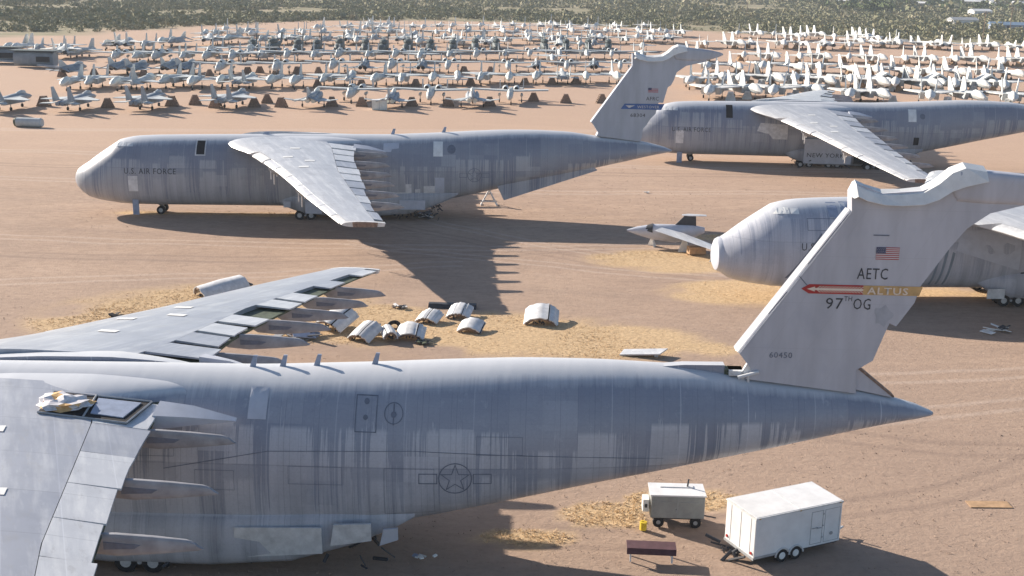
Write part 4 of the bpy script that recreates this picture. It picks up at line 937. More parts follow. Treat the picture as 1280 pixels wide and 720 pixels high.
DATA = {
'eagle':[(-99.5,235.5),(-86.8,237.5),(-73.6,241.0),(-57.9,246.4)],
'phantom':[(-42.0,250.4),(-26.0,253.0),(-9.2,255.8)],
'straight1':[(-35.0,262.3),(-18.2,262.0),(-1.1,264.9)],
'row2':[(-100.9,274.4),(-97.4,278.7),(-89.9,276.4),(-85.7,277.2),(-80.3,283.9),(-74.7,281.1),(-68.8,286.0),(-63.8,285.1),(-57.4,288.2),(-52.1,287.3),(-45.9,294.4),(-40.5,295.4),(-33.4,296.8),(-28.0,297.8),(-20.6,301.3),(-14.6,302.4),(-8.1,305.8),(-1.6,307.1),(5.6,310.6),(12.0,311.9),(18.1,313.1),(25.7,314.6)],
'row3a':[(-77.5,321.1),(-63.4,324.1),(-49.5,332.1),(-33.8,335.5),(-18.8,338.8),(-2.3,342.4),(14.4,346.0),(30.0,349.4)],
'row3b':[(-112.5,306.6),(-103.5,315.5),(-98.5,314.2),(-91.3,318.1),(-86.9,319.1),(-41.7,331.3),(-26.1,334.6),(5.7,344.1),(22.3,347.7)],
'row4':[(-115.6,353.0),(-109.5,354.4),(-104.0,355.8),(-97.2,357.4),(-90.0,359.1),(-83.1,357.8),(-76.6,365.4),(-68.8,367.4),(-61.0,369.2),(-53.7,374.2),(-45.3,376.3),(-37.0,378.3),(-28.9,380.2),(-20.8,382.2),(-12.0,384.4),(-4.0,389.7),(4.6,391.8),(13.7,394.1),(22.4,396.2),(31.4,398.4),(40.9,400.8)],
'heli':[(-86.3,397.0),(-79.8,398.8),(-72.0,400.8),(-66.0,402.4),(-58.8,404.3),(-50.5,406.5),(-44.5,408.1),(-36.6,410.2),(-29.2,412.1),(-21.7,414.1),(-14.3,420.0),(-7.1,421.9),(9.7,426.4),(17.4,428.4),(25.4,430.6),(32.6,432.5)],
'row6':[(-155.9,378.6),(-147.1,374.0),(-135.8,363.6),(-131.4,367.9),(-142.2,382.3),(-133.2,399.5),(-128.9,400.7),(-122.3,402.6),(-120.9,419.1),(-117.3,420.2),(-109.0,431.2),(-106.5,436.4),(-102.9,442.0),(-90.7,436.5),(-85.6,442.6),(-76.4,445.3),(-69.3,442.8),(-62.0,449.5),(-58.0,441.5),(-53.4,456.8),(-42.2,455.3),(-38.1,461.3),(-27.7,469.3),(-23.0,461.0),(-14.1,468.4),(-3.5,461.9),(5.3,469.3),(13.7,471.8),(23.8,474.8),(33.1,482.5),(42.4,480.2),(53.4,488.5),(61.0,490.8)],
'row7':[(-154.1,379.1),(-119.6,466.3),(-116.2,472.7),(-108.1,475.3),(-101.8,472.0),(-92.8,480.2),(-84.4,482.9),(-78.0,490.4),(-68.7,493.4),(-65.7,500.1),(-57.4,497.1),(-51.7,504.7),(-46.3,500.7),(-33.5,504.9),(-28.2,512.4),(-20.6,514.9),(-13.7,511.2),(-6.1,519.6),(-0.3,521.5),(4.8,517.2),(14.7,532.5),(23.9,535.6),(32.5,526.2),(39.0,534.4),(44.2,542.3),(53.9,533.1),(60.1,541.3),(65.6,536.9),(72.2,539.1)],
'row8':[(-84.6,524.0),(-74.0,534.2),(-65.5,530.7),(-60.1,532.5),(-55.4,540.8),(-47.0,550.5),(-41.5,545.6),(-35.4,561.6),(-29.2,563.8),(-22.4,559.2),(-16.4,568.5),(-9.6,563.8),(-1.9,581.0),(3.4,568.4),(11.4,578.5),(16.6,603.2),(18.6,581.1),(25.2,583.5),(33.0,578.9),(38.5,588.2),(47.1,583.9),(62.2,596.8)],
'R1':[(45.6,279.5),(54.2,284.4),(60.7,282.1),(69.8,287.1),(77.4,278.1),(82.7,279.0),(95.3,277.8),(104.7,279.4),(114.1,277.6)],
'R2':[(44.9,305.6),(52.5,315.4),(58.6,314.5),(66.2,313.8),(73.2,317.3),(78.9,312.0),(87.5,317.8),(91.6,310.2),(97.1,309.2),(103.8,308.4),(111.7,309.9),(116.8,308.8),(123.7,308.1)],
'tent':[(94.9,310.8),(108.5,311.3),(121.8,311.7)],
'R3':[(56.1,352.3),(63.9,354.0),(72.9,355.9),(81.5,355.1),(88.9,356.7),(96.4,352.9),(103.2,349.2),(110.5,348.1),(117.8,347.1),(126.2,348.8),(134.2,347.9),(141.6,346.9)],
'R4':[(59.1,394.9),(75.5,402.3),(82.7,397.3),(93.3,399.8),(100.5,401.5),(110.7,403.9),(117.5,398.9),(128.3,401.4),(134.9,399.6),(144.9,402.0),(151.2,400.1),(159.1,398.7),(166.6,400.4)],
'R5':[(71.7,464.8),(83.0,463.4),(90.7,470.1),(102.2,468.7),(110.1,470.9),(119.2,468.8),(128.8,471.5),(137.4,492.9),(144.4,489.9),(151.9,487.2),(162.2,485.3),(168.2,482.3),(178.3,480.4),(187.4,482.9),(195.7,480.6)],
'R6':[(98.1,541.3),(105.9,537.8),(114.2,540.4),(118.5,524.2),(124.7,531.9),(132.7,540.2),(137.9,530.2),(150.1,522.7),(149.9,528.2),(151.7,517.7),(158.6,509.1)],
'brown_stand':[(-95.1,241.7),(-77.5,244.6),(-82.0,241.0),(-70.4,245.8),(-66.6,249.3),(-52.7,254.6),(-53.8,247.0),(-61.1,244.4),(4.0,267.3),(11.1,265.3),(19.1,266.7),(-48.4,247.9),(-38.4,251.0),(-32.3,252.0),(-21.9,253.7),(-14.3,254.9),(-5.5,256.4)],
'brown_far':[(-114.4,304.0),(-95.0,308.0),(-79.6,313.5),(-69.0,325.4),(-53.4,326.3),(-71.6,322.4),(-58.8,325.1),(-7.2,338.7),(-14.5,337.1),(-37.4,292.0),(-47.7,290.0),(-24.6,296.4),(-11.3,301.0),(2.3,305.7),(9.2,307.1),(15.5,310.4),(-63.9,321.6),(-84.0,312.6),(-107.6,307.7)],
'town':[(300.7,1116.9),(330.6,1158.0),(353.1,1196.5),(372.3,1208.2),(346.9,1057.5),(420.8,1212.1),(435.9,1221.1),(446.0,1227.2),(433.3,1170.7),(459.5,1210.0),(456.0,1160.6),(459.1,1139.9),(468.7,1145.2),(402.4,1253.3),(423.0,1266.1)],
}

P1 = eagle('fighter_jet', 'jetgrey', 'jetpale', 'jetpale'); P2 = phantom('fighter_jet', 'jetgrey', 'jetpale', 'cover')
P3 = straightwing('attack_jet', 'jetpale', 'jetpale', 'cover'); P4 = singletail('fighter_jet', 'jetpale', 'jetpale', 'cover'); P5 = tomcat('naval_fighter', 'jetpale', 'jetwhite', 'jetwhite')
P6 = tentjet('folded_wing_jet'); P7 = helicopter('helicopter'); P8 = phantom('fighter_jet', 'jetblue', 'jetpale', 'jetpale', False); P9 = singletail('fighter_jet', 'jetwhite', 'jetwhite', 'jetwhite', 3.4)
P10 = eagle('fighter_jet', 'jetpale', 'jetpale', 'cover', .9); P11 = eagle('naval_fighter', 'jetwhite', 'jetwhite', 'jetwhite', .8)
_r = random.Random(77)
for key, y0_, n_ in (('row6', 448, 14), ('row7', 490, 14), ('row8', 555, 12), ('row4', 374, 6)):
    for _ in range(n_):
        yy = y0_+_r.uniform(-9, 12); xx = _r.uniform(-.26 if key != 'row8' else -.13, .12)*yy
        if min((xx-a)**2+(yy-b)**2 for a, b in DATA[key]) > 30: DATA[key].append((xx, yy))
for p_ in (P1, P2, P3, P4, P5, P6, P7, P8, P9, P10, P11): index_kids(p_)
fw = 'nearest jet row'
put(P1, DATA['eagle'], 'grey twin-tailed fighter turned half away', fw, 'fighter jet', 'twin-tailed fighters in the nearest row', [84], 3)
put(P2, DATA['phantom'], 'grey fighter with white exhaust covers', fw, 'fighter jet', 'covered exhaust fighters in the nearest row', [92], 3)
put(P3, DATA['straight1'], 'straight-winged jet facing the camera', 'gap behind nearest jets', 'attack jet', 'straight-winged jets behind the nearest row', [-92], 3)
put([P4, P10, P4], DATA['row2'], ['pale jet with white nose cover', 'pale twin-tailed jet with white canopy cover', 'pale jet with white nose cover'], 'second jet row', 'fighter jet', 'jets in the second row', [-96, -88, -92, 88], 5)
put(P3, DATA['row3a'], 'long straight-winged jet with covered cockpit', 'third jet row', 'attack jet', 'straight-winged jets in the third row', [-92], 3)
put(P8, DATA['row3b'], 'blue-grey jet with open black exhausts', 'third jet row', 'fighter jet', 'dark exhaust jets in the third row', [88, 92], 4)
put([P3, P10], DATA['row4'], ['pale straight-winged jet', 'pale twin-tailed jet'], 'fourth jet row', 'jet', 'jets in the fourth row', [-92, -88], 5)
put(P7, DATA['heli'], 'dark green helicopter without rotor blades', 'helicopter row', 'helicopter', 'dark helicopters', [-90], 5)
put([P4, P2, P5, P10], DATA['row6'], ['small pale jet', 'small grey jet', 'small white jet', 'small twin-tailed jet'], 'row behind helicopters', 'jet', 'jets behind the helicopters', [-95, -88, 92, -92], 10)
put([P9, P4, P10], DATA['row7'], ['tiny white jet', 'tiny pale jet', 'tiny twin-tailed jet'], 'second row behind helicopters', 'jet', 'jets two rows behind the helicopters', [-92, 90, -88], 10)
put([P9, P11], DATA['row8'], ['tiny white covered jet', 'tiny white jet with splayed tails'], 'farthest row before scrub', 'jet', 'jets in the farthest row', [-92, 90], 8)
put(P5, DATA['R1'], 'white-covered naval fighter', 'nearest right-hand row', 'naval fighter', 'white fighters in nearest right-hand row', [-104, -80], 4)
put(P5, DATA['R2'], 'white-nosed naval fighter', 'second right-hand row', 'naval fighter', 'white fighters in second right-hand row', [-104, -80], 4)
put(P6, DATA['tent'], 'white jet with folded tent-like wings', 'second right-hand row', 'naval jet', 'white folded wing jets', [-90], 3)
put([P5, P9], DATA['R3'], ['bright white naval fighter', 'bright white single-tailed jet'], 'third right-hand row', 'naval fighter', 'white jets in third right-hand row', [-102, -80], 5)
put([P5, P9], DATA['R4'], ['white covered twin-tailed jet', 'white covered single-tailed jet'], 'fourth right-hand row', 'naval fighter', 'white jets in fourth right-hand row', [-80, -102], 5)
put([P11, P5], DATA['R5'], ['small white twin-tailed jet', 'small white covered fighter'], 'fifth right-hand row', 'naval fighter', 'white jets in fifth right-hand row', [-100, -80, 90], 6)
put([P9, P5], DATA['R6'], ['tiny white covered jet', 'tiny white twin-tailed jet'], 'farthest right-hand row', 'naval fighter', 'white jets in farthest right-hand row', [-98, -82], 8)
ts = trestle('timber_trestle', 'brown'); KIDS[ts.name] = []
put(ts, DATA['brown_stand'], 'brown timber trestle', 'line beside nearest jets', 'trestle', 'brown timber trestles at the nearest row', [0, 12, -15], 10, 0, .78)
ts2 = trestle('timber_trestle', 'brown', 3.0, 2.2); KIDS[ts2.name] = []
put(ts2, DATA['brown_far'], 'brown slatted trestle', 'line between second and third jet rows', 'trestle', 'brown trestles among the second and third rows', [0, 20, -15], 10, 0, .78)
ts4 = trestle('timber_trestle', 'tan', 2.4, 1.6, 1.2); KIDS[ts4.name] = []
put(ts4, [(x+random.uniform(-3, 3), y-random.uniform(-1, 3)) for x, y in DATA['R2']+DATA['R3']+DATA['R4']+DATA['R5']], 'small tan trestle', 'line below the white fighters', 'trestle', 'tan trestles below the white fighters', [0, 30, -20], 20)
ts3 = trestle('wing_stand', 'jetwhite', 2.4, 1.9, 1.0); KIDS[ts3.name] = []
put(ts3, [(x+random.uniform(-4, 4), y-random.uniform(2, 4)) for x, y in DATA['R1']+DATA['R2']], 'pale slatted wing stand', 'line before white fighters', 'stand', 'pale wing stands by the white fighters', [0, 30], 20)

# ------------------------------------------------------------------ odd things round the jet park
tag(MB().tube((-2.6, 0, .85), (1.7, 0, .85), .82, 'jetpale', 18).tube((1.7, 0, .85), (2.0, 0, .85), .82, 'jetpale', 18, .7).tube((-2.6, 0, .85), (-2.62, 0, .85), .7, 'dark', 18).tube((-3.0, 0, .8), (-2.6, 0, .85), .75, 'green', 18, .82)
    .build('fuel_tank', None, None, 35, (-85.5, 211, 0), R(-4)), 'pale cylindrical tank lying on the sand left of the nearest jet row', 'tank')
m_ = MB().box(-1.5, 1.5, -.9, .9, .1, 2.0, 'cover').box(-1.56, 1.56, -.96, .96, 2.0, 2.1, 'pale').box(-1.3, -1.1, -.8, .8, 0, .1, 'brown').box(1.1, 1.3, -.8, .8, 0, .1, 'brown').box(-.03, .03, -.93, -.9, .2, 1.9, 'steel')
tag(m_.build('storage_box', None, None, 0, (-27.9, 246.5, 0), R(3)), 'white storage box on the sand in front of the grey fighters', 'box')
def wreck(loc, rz, L, label):
    r_ = root('stripped_hull', loc, rz, label, 'aircraft hull')
    m_ = MB(); m_.body([(-L/2, 0, 2.3, 1.9, 2.0), (0, 0, 2.4, 2.1, 2.1), (L/2, 0, 2.3, 1.8, 1.9)], None, 16, 3); m_.build('hull', M['jetblue'], r_)
    m_ = MB(); m_.box(1, L/2-.8, -2.2, -2.05, 1.6, 3.0); m_.build('hull_opening_shade', M['dark'], r_)  # dark plate on the side, painted shade of the hull's inside
    m_ = MB(); m_.box(-L/2-1, L/2+1, -2.4, 2.4, 4.45, 4.6); m_.build('roof_panel', M['navy'], r_)
    m_ = MB(); flat(m_, [(1, -2), (L, -9), (L+2, -9), (3, -2)], .8, .5); m_.build('detached_wing', M['jetgrey'], r_); return r_
wreck((-146, 341, 0), R(4), 12, 'dark stripped fuselage hull at the far left edge, partly cut by the frame')
wreck((-131, 330, 0), R(-3), 11, 'dark open fuselage hull with a wing lying in front, second from the far left')

# engine cowls and scrap on the dry grass
def cowl(name, loc, rz, w_, sag, ln, label, split=.6, tilt=0, mat='pale', grp='engine cowl panels on the dry grass'):
    r_ = root(name, loc, rz, label, 'engine cowl', grp); r_.rotation_euler = (R(tilt), 0, rz)
    sag *= .62; ln *= 1.1; tilt += 13; r_.rotation_euler = (R(tilt), 0, rz); r_.location.z += .25+ln*.5*math.sin(R(tilt))*.55
    rad = (w_*w_/4+sag*sag)/(2*sag); a0 = math.asin(min(1, w_/2/rad)) if sag < rad else math.pi-math.asin(min(1, w_/2/rad))
    def arc(u0, u1, nm, dr=0., m=mat):
        m_ = MB(); n = 10; rg = []; q_ = random.Random(int(abs(loc[0]*77))+int(u0*9))
        for k in range(n+1):
            t_ = -a0+2*a0*(u0+(u1-u0)*k/n); c, s = math.cos(t_), math.sin(t_); zc = sag-rad
            dn = q_.uniform(-.035, .035); o_, i_ = rad+dr+dn, rad+dr+dn-.09; l1, l2 = ln/2+q_.uniform(-.1, .05), ln/2+q_.uniform(-.16, .05)
            rg.append([(o_*s, -l1, zc+o_*c), (o_*s, 0, zc+o_*c+.05), (o_*s, l2, zc+o_*c-.04), (i_*s, l2, zc+i_*c-.04), (i_*s, -l1, zc+i_*c)])
        m_.loft(rg); return m_.build(nm, M[m], r_, 40)
    arc(0, split, 'curved_panel'); arc(split+.03, 1, 'curved_panel', .0)
    arc(split-.005, split+.035, 'seam_strip', -.03, 'dark')
    for yy in (-ln/2+.12, ln/2-.12):
        m_ = MB(); n = 12; rg = []
        for k in range(n+1):
            t_ = -a0*.97+2*a0*.97*k/n; c, s = math.cos(t_), math.sin(t_); zc = sag-rad
            rg.append([((rad-.1)*s, yy-.05, zc+(rad-.1)*c), ((rad-.1)*s, yy+.05, zc+(rad-.1)*c), ((rad-.28)*s, yy+.05, zc+(rad-.28)*c), ((rad-.28)*s, yy-.05, zc+(rad-.28)*c)])
        m_.loft(rg); m_.build('inner_rib', M['brownin'], r_, 0)
    m_ = MB(); clutter(m_, -w_*.35, w_*.35, -ln*.45, -ln*.1, .02, sag*.22, 10, random.Random(int(abs(loc[0]*10))), (.06, .16)); m_.build('inner_fittings', M['black'], r_)
    return r_
cowl('engine_cowl', (2.55, 97.2, 0), R(-4), 2.9, 1.15, 2.5, 'largest pale engine cowl, alone at the right end of the dry grass', .68)
cowl('engine_cowl', (-6.9, 96.6, 0), R(-18), 2.0, .75, 1.7, 'two-panel cowl left of centre in the scatter, just below the dark slab', .5)
cowl('engine_cowl', (-4.45, 98.3, 0), R(-10), 2.1, .8, 1.9, 'pale cowl lying right against the dark slab', .66)
cowl('engine_cowl', (-3.3, 94.2, 0), R(-12), 2.1, .7, 1.7, 'pale one-piece cowl nearest the big transport, below the slab', .95)
cowl('engine_cowl', (-11.7, 91.6, .0), R(-28), 2.2, .95, 2.1, 'pale cowl propped at the left of the touching trio', .55, 6)
cowl('engine_cowl', (-8.1, 92.0, 0), R(-3), 2.4, .95, 1.9, 'pale cowl with a black tyre behind it, right of the touching trio', .7)
r_ = cowl('engine_cowl', (-9.85, 91.7, .1), R(14), 1.2, .95, 2.2, 'narrow cowl standing on edge between two wider cowls', .3, -14)
cowl('engine_cowl', (-14.4, 94.3, .1), R(-35), 3.0, 1.4, 2.3, 'broken pale cowl with dark hollow beside the wing fairings', .7, 8)
cowl('engine_cowl', (-26.2, 103.9, 0), R(-52), 2.6, 1.5, 4.0, 'long low pale cowl shell lying behind the wing of the nearest transport', .97, -6)
def scrap(name, loc, label, cat, seed, sz=1., mats=('black',), n=12):
    m_ = MB(); rr = random.Random(seed)
    for i in range(n):
        x, y = rr.gauss(0, .45*sz), rr.gauss(0, .35*sz); k = rr.choice(mats); h = rr.uniform(.05, .4)*sz
        a = rr.uniform(0, 3.1); l_, w_ = rr.uniform(.15, .6)*sz, rr.uniform(.05, .3)*sz; c, s = math.cos(a), math.sin(a)
        P4_ = [(x+c*l_-s*w_, y+s*l_+c*w_), (x-c*l_-s*w_, y-s*l_+c*w_), (x-c*l_+s*w_, y-s*l_-c*w_), (x+c*l_+s*w_, y+s*l_-c*w_)]
        t1, t2 = rr.uniform(-.3, .3), rr.uniform(-.3, .3)
        g = lambda dz: (lambda a_, b_: (a_, b_, max(.0, h+dz+(a_-x)*t1+(b_-y)*t2)))
        m_.prism(P4_, g(0), g(.06), k)
    return tag(m_.build(name, None, None, 30, loc), label, cat)
def tyre(loc, label, r=.5, tilt=0):
    m_ = MB(); n = 20; k = 8; rg = []
    for i in range(n+1):
        a = 2*math.pi*i/n; rg.append([((r-.17+.17*math.cos(b))*math.cos(a), (r-.17+.17*math.cos(b))*math.sin(a), .16+.16*math.sin(b)) for b in [2*math.pi*j/k for j in range(k)]])
    m_.loft(rg, None, False); o = m_.build('tyre', M['tyre'], None, 60, loc); o.rotation_euler = (R(tilt), 0, 0); return tag(o, label, 'tyre')
tyre((-9.7, 94.6, .05), 'black tyre leaning behind the trio of cowls', .62, 35)
scrap('scrap_heap', (-33.2, 95.9, 0), 'farther of two black scrap lumps left of the wing', 'scrap', 3, .8, ('black', 'tyre')); scrap('scrap_heap', (-33.3, 93.6, 0), 'nearer of two black scrap lumps left of the wing', 'scrap', 4, .8, ('black', 'tyre'))
scrap('scrap_heap', (-24.6, 105.9, .1), 'black twisted scrap at the end of the long cowl tube', 'scrap', 5, .9, ('black',)); scrap('scrap_heap', (-9.6, 100.4, 0), 'small pale scrap alone on the grass above the cowls', 'scrap', 6, .7, ('pale', 'black', 'brownin'))
scrap('scrap_heap', (-7.0, 90.4, 0), 'dark scrap at the foot of the trio of cowls', 'scrap', 7, .7, ('black', 'green')); scrap('scrap_heap', (-17.3, 92.0, 0), 'jumbled engine scrap under the flap fairings', 'scrap', 8, 1.6, ('black', 'blue', 'brownin', 'steel', 'pale'), 26)
scrap('scrap_heap', (41.0, 96.7, 0), 'white and black scrap alone on the shaded sand at right', 'scrap', 9, 1.1, ('white', 'black', 'white')); scrap('scrap_heap', (18.0, 158.4, 0), 'tiny white scrap on the open sand behind the middle plane', 'scrap', 10, .5, ('white',), 4)
scrap('scrap_heap', (-4.4, 55.0, 0), 'small white box-like scrap in the shade under the nearest plane', 'scrap', 11, .5, ('white', 'blue'), 5)
scrap('scrap_heap', (-10.5, 139.5, 0), 'pale scrap in the shade under the middle plane', 'scrap', 12, 1.3, ('pale', 'blue', 'black'), 16)
m_ = MB(); rg = []
for x in np.linspace(-2.1, 2.1, 7): rg.append([(x, -.45, .05), (x, -.2, .4+.03*math.sin(x*3)), (x, .3, .42), (x, .45, .06)])
m_.loft(rg); tag(m_.build('dark_flap_slab', M['black'], None, 30, (-5.2, 100.9, 0), R(-3)), 'long dark flap slab lying across the top of the cowl scatter', 'flap')
m_ = MB(); m_.prism([(-1.8, -.5), (1.3, -.9), (1.9, .4), (-1.5, .8)], lambda a, b: (a, b, .35+.12*a), lambda a, b: (a, b, .25+.12*a)); m_.box(-1.2, -.9, -.3, .3, 0, .2); m_.box(.9, 1.2, -.3, .3, 0, .4)
tag(m_.build('loose_panel', M['wingpale'], None, 30, (10.3, 88.6, 0), R(-8)), 'flat pale wing panel lying just beyond the back of the nearest plane', 'panel')

# dismantled small aircraft on white stands
r_ = root('dismantled_drone', (16.6, 126.0, 0), R(-6), 'small white dismantled aircraft with a black tail, left of the right hand nose', 'small aircraft')
m_ = MB(); m_.body([(-4.3, 0, 1.75, .05, .08), (-3.2, 0, 1.75, .4, .45), (-1.5, 0, 1.7, .6, .85), (1, 0, 1.6, .65, 1.0), (2.8, 0, 1.9, .5, .7), (4.0, 0, 2.1, .2, .3)], None, 14); m_.build('fuselage', M['patch'], r_)
m_ = MB(); m_.body([(-2.3, 0, 1.86, .47, .5), (-1.55, 0, 1.84, .62, .78)], None, 14); m_.build('black_band', M['black'], r_)
m_ = MB(); rg = []
for u in np.linspace(0, 1, 6): 
    x, y, z, c = -.6+5.9*u, -.6-4.9*u, 2.1-.9*u, 1.35-.55*u
    rg.append([(x-c*.55, y-c*.5, z), (x, y, z+.22*(1-.5*u)), (x+c*.75, y+c*.7, z), (x, y, z-.16)])
m_.loft(rg); m_.build('wing', M['wingpale'], r_)
m_ = MB(); upr(m_, [(.6, 2.3), (1.8, 3.6), (3.0, 3.6), (3.1, 2.2)], 0, .25); f_ = m_.build('tail_fin', M['black'], r_); m_ = MB(); m_.body([(1.5, 0, 3.66, .2, .05), (2.2, 0, 3.68, .5, .1), (4.1, 0, 3.7, .35, .06)], None, 10); m_.build('fin_cap', M['wingpale'], f_)
def tri(loc, rz, h, w_, label):
    m_ = MB(); m_.prism([(-w_/2, 0), (w_/2, 0), (.05, h), (-.05, h)], lambda a, b: (a, -.05+.25*b/h, b), lambda a, b: (a, .05+.25*b/h, b)); m_.prism([(-w_/2, 0), (w_/2, 0), (.05, h), (-.05, h)], lambda a, b: (.35-.25*b/h+.03, a+w_/2, b), lambda a, b: (.35-.25*b/h-.03, a+w_/2, b)); m_.box(-w_*.3, w_*.3, .05, .12, h*.3, h*.38)
    return tag(m_.build('triangular_stand', M['white'], None, 20, loc, rz), label, 'stand', 'white stands under the small aircraft')
tri((18.3, 124.0, 0), R(8), 1.75, 1.4, 'white triangular stand under the middle of the small aircraft wing'); tri((20.9, 119.6, 0), R(-12), 1.4, 1.3, 'white triangular stand at the wing end beside the right hand nose'); tri((15.4, 126.3, 0), R(70), .95, .9, 'smallest white stand under the belly of the small aircraft')
m_ = MB(); m_.box(-.9, .9, -.5, .5, .15, .9); m_.box(-1, 1, -.05, .05, 0, .15); tag(m_.build('equipment_crate', M['tan'], None, 0, (19.4, 122.9, 0), R(10)), 'brown crate between the white stands under the small aircraft', 'crate')
m_ = MB()
for s in (-1, 1): m_.tube((s*1.0, -.5, 0), (0, 0, 1.9), .09, None, 6); m_.tube((s*1.0, .5, 0), (0, 0, 1.9), .09, None, 6); m_.tube((s*1.0, -.5, .08), (s*1.0, .5, .08), .07, None, 6)
m_.tube((-1.0, -.5, .5), (1.0, -.5, .5), .06, None, 6); m_.box(-.25, .25, -.2, .2, 1.85, 2.0)
tag(m_.build('tail_stand', M['pale'], None, 20, (-3.1, 148.0, 0)), 'pale tripod stand under the tail of the middle transport', 'stand')

# box trailer
t_ = root('box_trailer', (14.35, 56.9, 0), math.atan2(2.35, 5.02), 'white twin-axle box trailer under the tail of the nearest plane', 'trailer')
L2, W2 = 2.72, 1.28
m_ = MB(); m_.box(-L2, L2, -W2, W2, .48, 2.72); bd = m_.build('body', M['grimy'], t_, 0); bv = bd.modifiers.new('b', 'BEVEL'); bv.width = .05; bv.segments = 2
m_ = MB(); m_.box(-L2-.03, L2+.03, -W2-.03, W2+.03, 2.66, 2.745); m_.build('roof_trim', M['pale'], t_, 0)
m_ = MB(); m_.box(-L2+.05, L2-.05, -W2+.05, W2-.05, 2.745, 2.76); rf = m_.build('roof', M['grimy'], t_, 0)
m_ = MB(); m_.box(-.012, .012, -W2+.06, W2-.06, 2.76, 2.775); m_.build('roof_seam', M['pale'], rf, 0)
m_ = MB()
for f in (frame_polys(.75, 1.5, .62, 2.45, .025), frame_polys(1.62, 2.6, .62, 2.45, .02)):
    for pz in f: m_.prism(pz, lambda a, b: (a, -W2-.012, b), lambda a, b: (a, -W2-.004, b))
m_.box(.82, 1.2, -W2-.03, -W2-.01, 1.5, 1.54); dr = m_.build('side_door', M['steel'], t_, 0)
m_ = MB(); m_.tube((1.12, -W2-.05, 1.5), (1.4, -W2-.05, 1.5), .02, None, 6); m_.build('door_handle', M['steel'], dr)
m_ = MB(); m_.tube((2.1, -W2-.01, 1.05), (2.1, -W2-.03, 1.05), .1, None, 10); m_.build('vent', M['steel'], t_)
m_ = MB(); m_.box(-L2-.02, -1.35, -W2-.03, -W2-.01, .5, .62); m_.box(-L2-.04, -L2-.01, -W2, W2, .42, .56); m_.build('lower_rail', M['steel'], t_, 0)
m_ = MB(); m_.box(-L2+.1, L2-.1, -W2+.1, W2-.1, .38, .48); m_.build('chassis', M['black'], t_, 0)
for s in (-1, 1):
    for x in (-.95, -.1):
        m_ = MB(); m_.tube((x, s*(W2-.22), .36), (x, s*(W2+.02), .36), .36, None, 20); w_ = m_.build('wheel', M['tyre'], t_); m_ = MB(); m_.tube((x, s*(W2+.01), .36), (x, s*(W2+.045), .36), .21, None, 16, .17); m_.build('rim', M['white'], w_)
        m_ = MB(); m_.prism([(x+.47*math.cos(a), .36+.47*math.sin(a)) for a in np.linspace(0, math.pi, 12)]+[(x+.41*math.cos(a), .36+.41*math.sin(a)) for a in np.linspace(math.pi, 0, 12)], lambda a, b: (a, s*(W2+.005), b), lambda a, b: (a, s*(W2+.07), b)); m_.build('mudguard', M['pale'], t_)
m_ = MB(); m_.tube((L2, -.6, .45), (L2+1.3, 0, .45), .05); m_.tube((L2, .6, .45), (L2+1.3, 0, .45), .05); m_.tube((L2+1.0, 0, .1), (L2+1.0, 0, 1.0), .05); m_.box(L2+.2, L2+.6, -.25, .25, .5, .95); m_.build('drawbar', M['pale'], t_)
m_ = MB(); m_.box(L2+.15, L2+.35, -.3, -.05, .55, 1.0); m_.build('gas_bottle', M['red'], t_)
m_ = MB(); clutter(m_, -L2-.6, -L2, -1.2, 1.2, .1, .5, 10, random.Random(2), (.2, .5)); m_.build('rear_fittings', M['black'], t_)
for i in range(3):
    m_ = MB(); m_.box(-L2-.012, -L2-.004, -.9+i*.85, -.87+i*.85, .6, 2.6); m_.build('rear_door_seam', M['steel'], t_, 0)
for z in (.9, 1.55, 2.2): m_ = MB(); m_.box(1.47, 1.55, -W2-.03, -W2-.008, z, z+.07); m_.build('hinge', M['steel'], dr, 0)
for x in (-L2+.2, 0, L2-.2): m_ = MB(); m_.box(x-.05, x+.05, -W2-.05, -W2-.03, 2.67, 2.72); m_.build('marker_light', M['orange'], t_, 0)
for y in (-1.05, 1.05): m_ = MB(); m_.tube((-L2-.05, y, .75), (-L2-.01, y, .75), .08, None, 10); m_.build('tail_light', M['red'], t_)
# equipment cart
c_ = root('generator_cart', (9.15, 59.7, 0), R(-1), 'grey four-wheeled equipment cart left of the box trailer', 'cart')
m_ = MB(); m_.box(-1.45, 1.45, -.75, .75, .55, 1.85); bd = m_.build('body', M['cargreen'], c_, 0); bv = bd.modifiers.new('b', 'BEVEL'); bv.width = .04
m_ = MB(); m_.box(-1.5, 1.5, -.8, .8, 1.85, 1.93); m_.box(-.9, .9, .2, .5, 1.93, 1.98); m_.build('top_cover', M['grimy'], c_, 0)
m_ = MB(); m_.box(-.02, .02, -.765, -.75, .6, 1.8); m_.box(-1.4, 1.4, -.765, -.75, 1.5, 1.52); m_.box(-.1, -.06, -.79, -.75, .9, 1.1); m_.build('side_panel', M['steel'], c_, 0)
m_ = MB(); m_.box(-1.85, -1.52, -.5, .2, .8, 1.5); lb = m_.build('side_box', M['white'], c_, 0); m_ = MB(); m_.box(-1.75, -1.62, -.52, -.5, 1.05, 1.25); m_.build('gauge', M['black'], lb, 0)
for x in (-1.0, 1.0):
    for y in (-.62, .62):
        m_ = MB(); m_.tube((x, y-.1, .3), (x, y+.1, .3), .3, None, 16); w_ = m_.build('wheel', M['tyre'], c_); m_ = MB(); m_.tube((x, y-.12, .3), (x, y+.12, .3), .12, None, 10); m_.build('rim', M['steel'], w_)
m_ = MB(); m_.box(-1.3, 1.3, -.5, .5, .4, .55); m_.tube((1.4, 0, .45), (2.2, 0, .3), .04); m_.tube((.6, .3, 1.95), (.65, .3, 2.4), .05); m_.build('axle_frame', M['black'], c_)
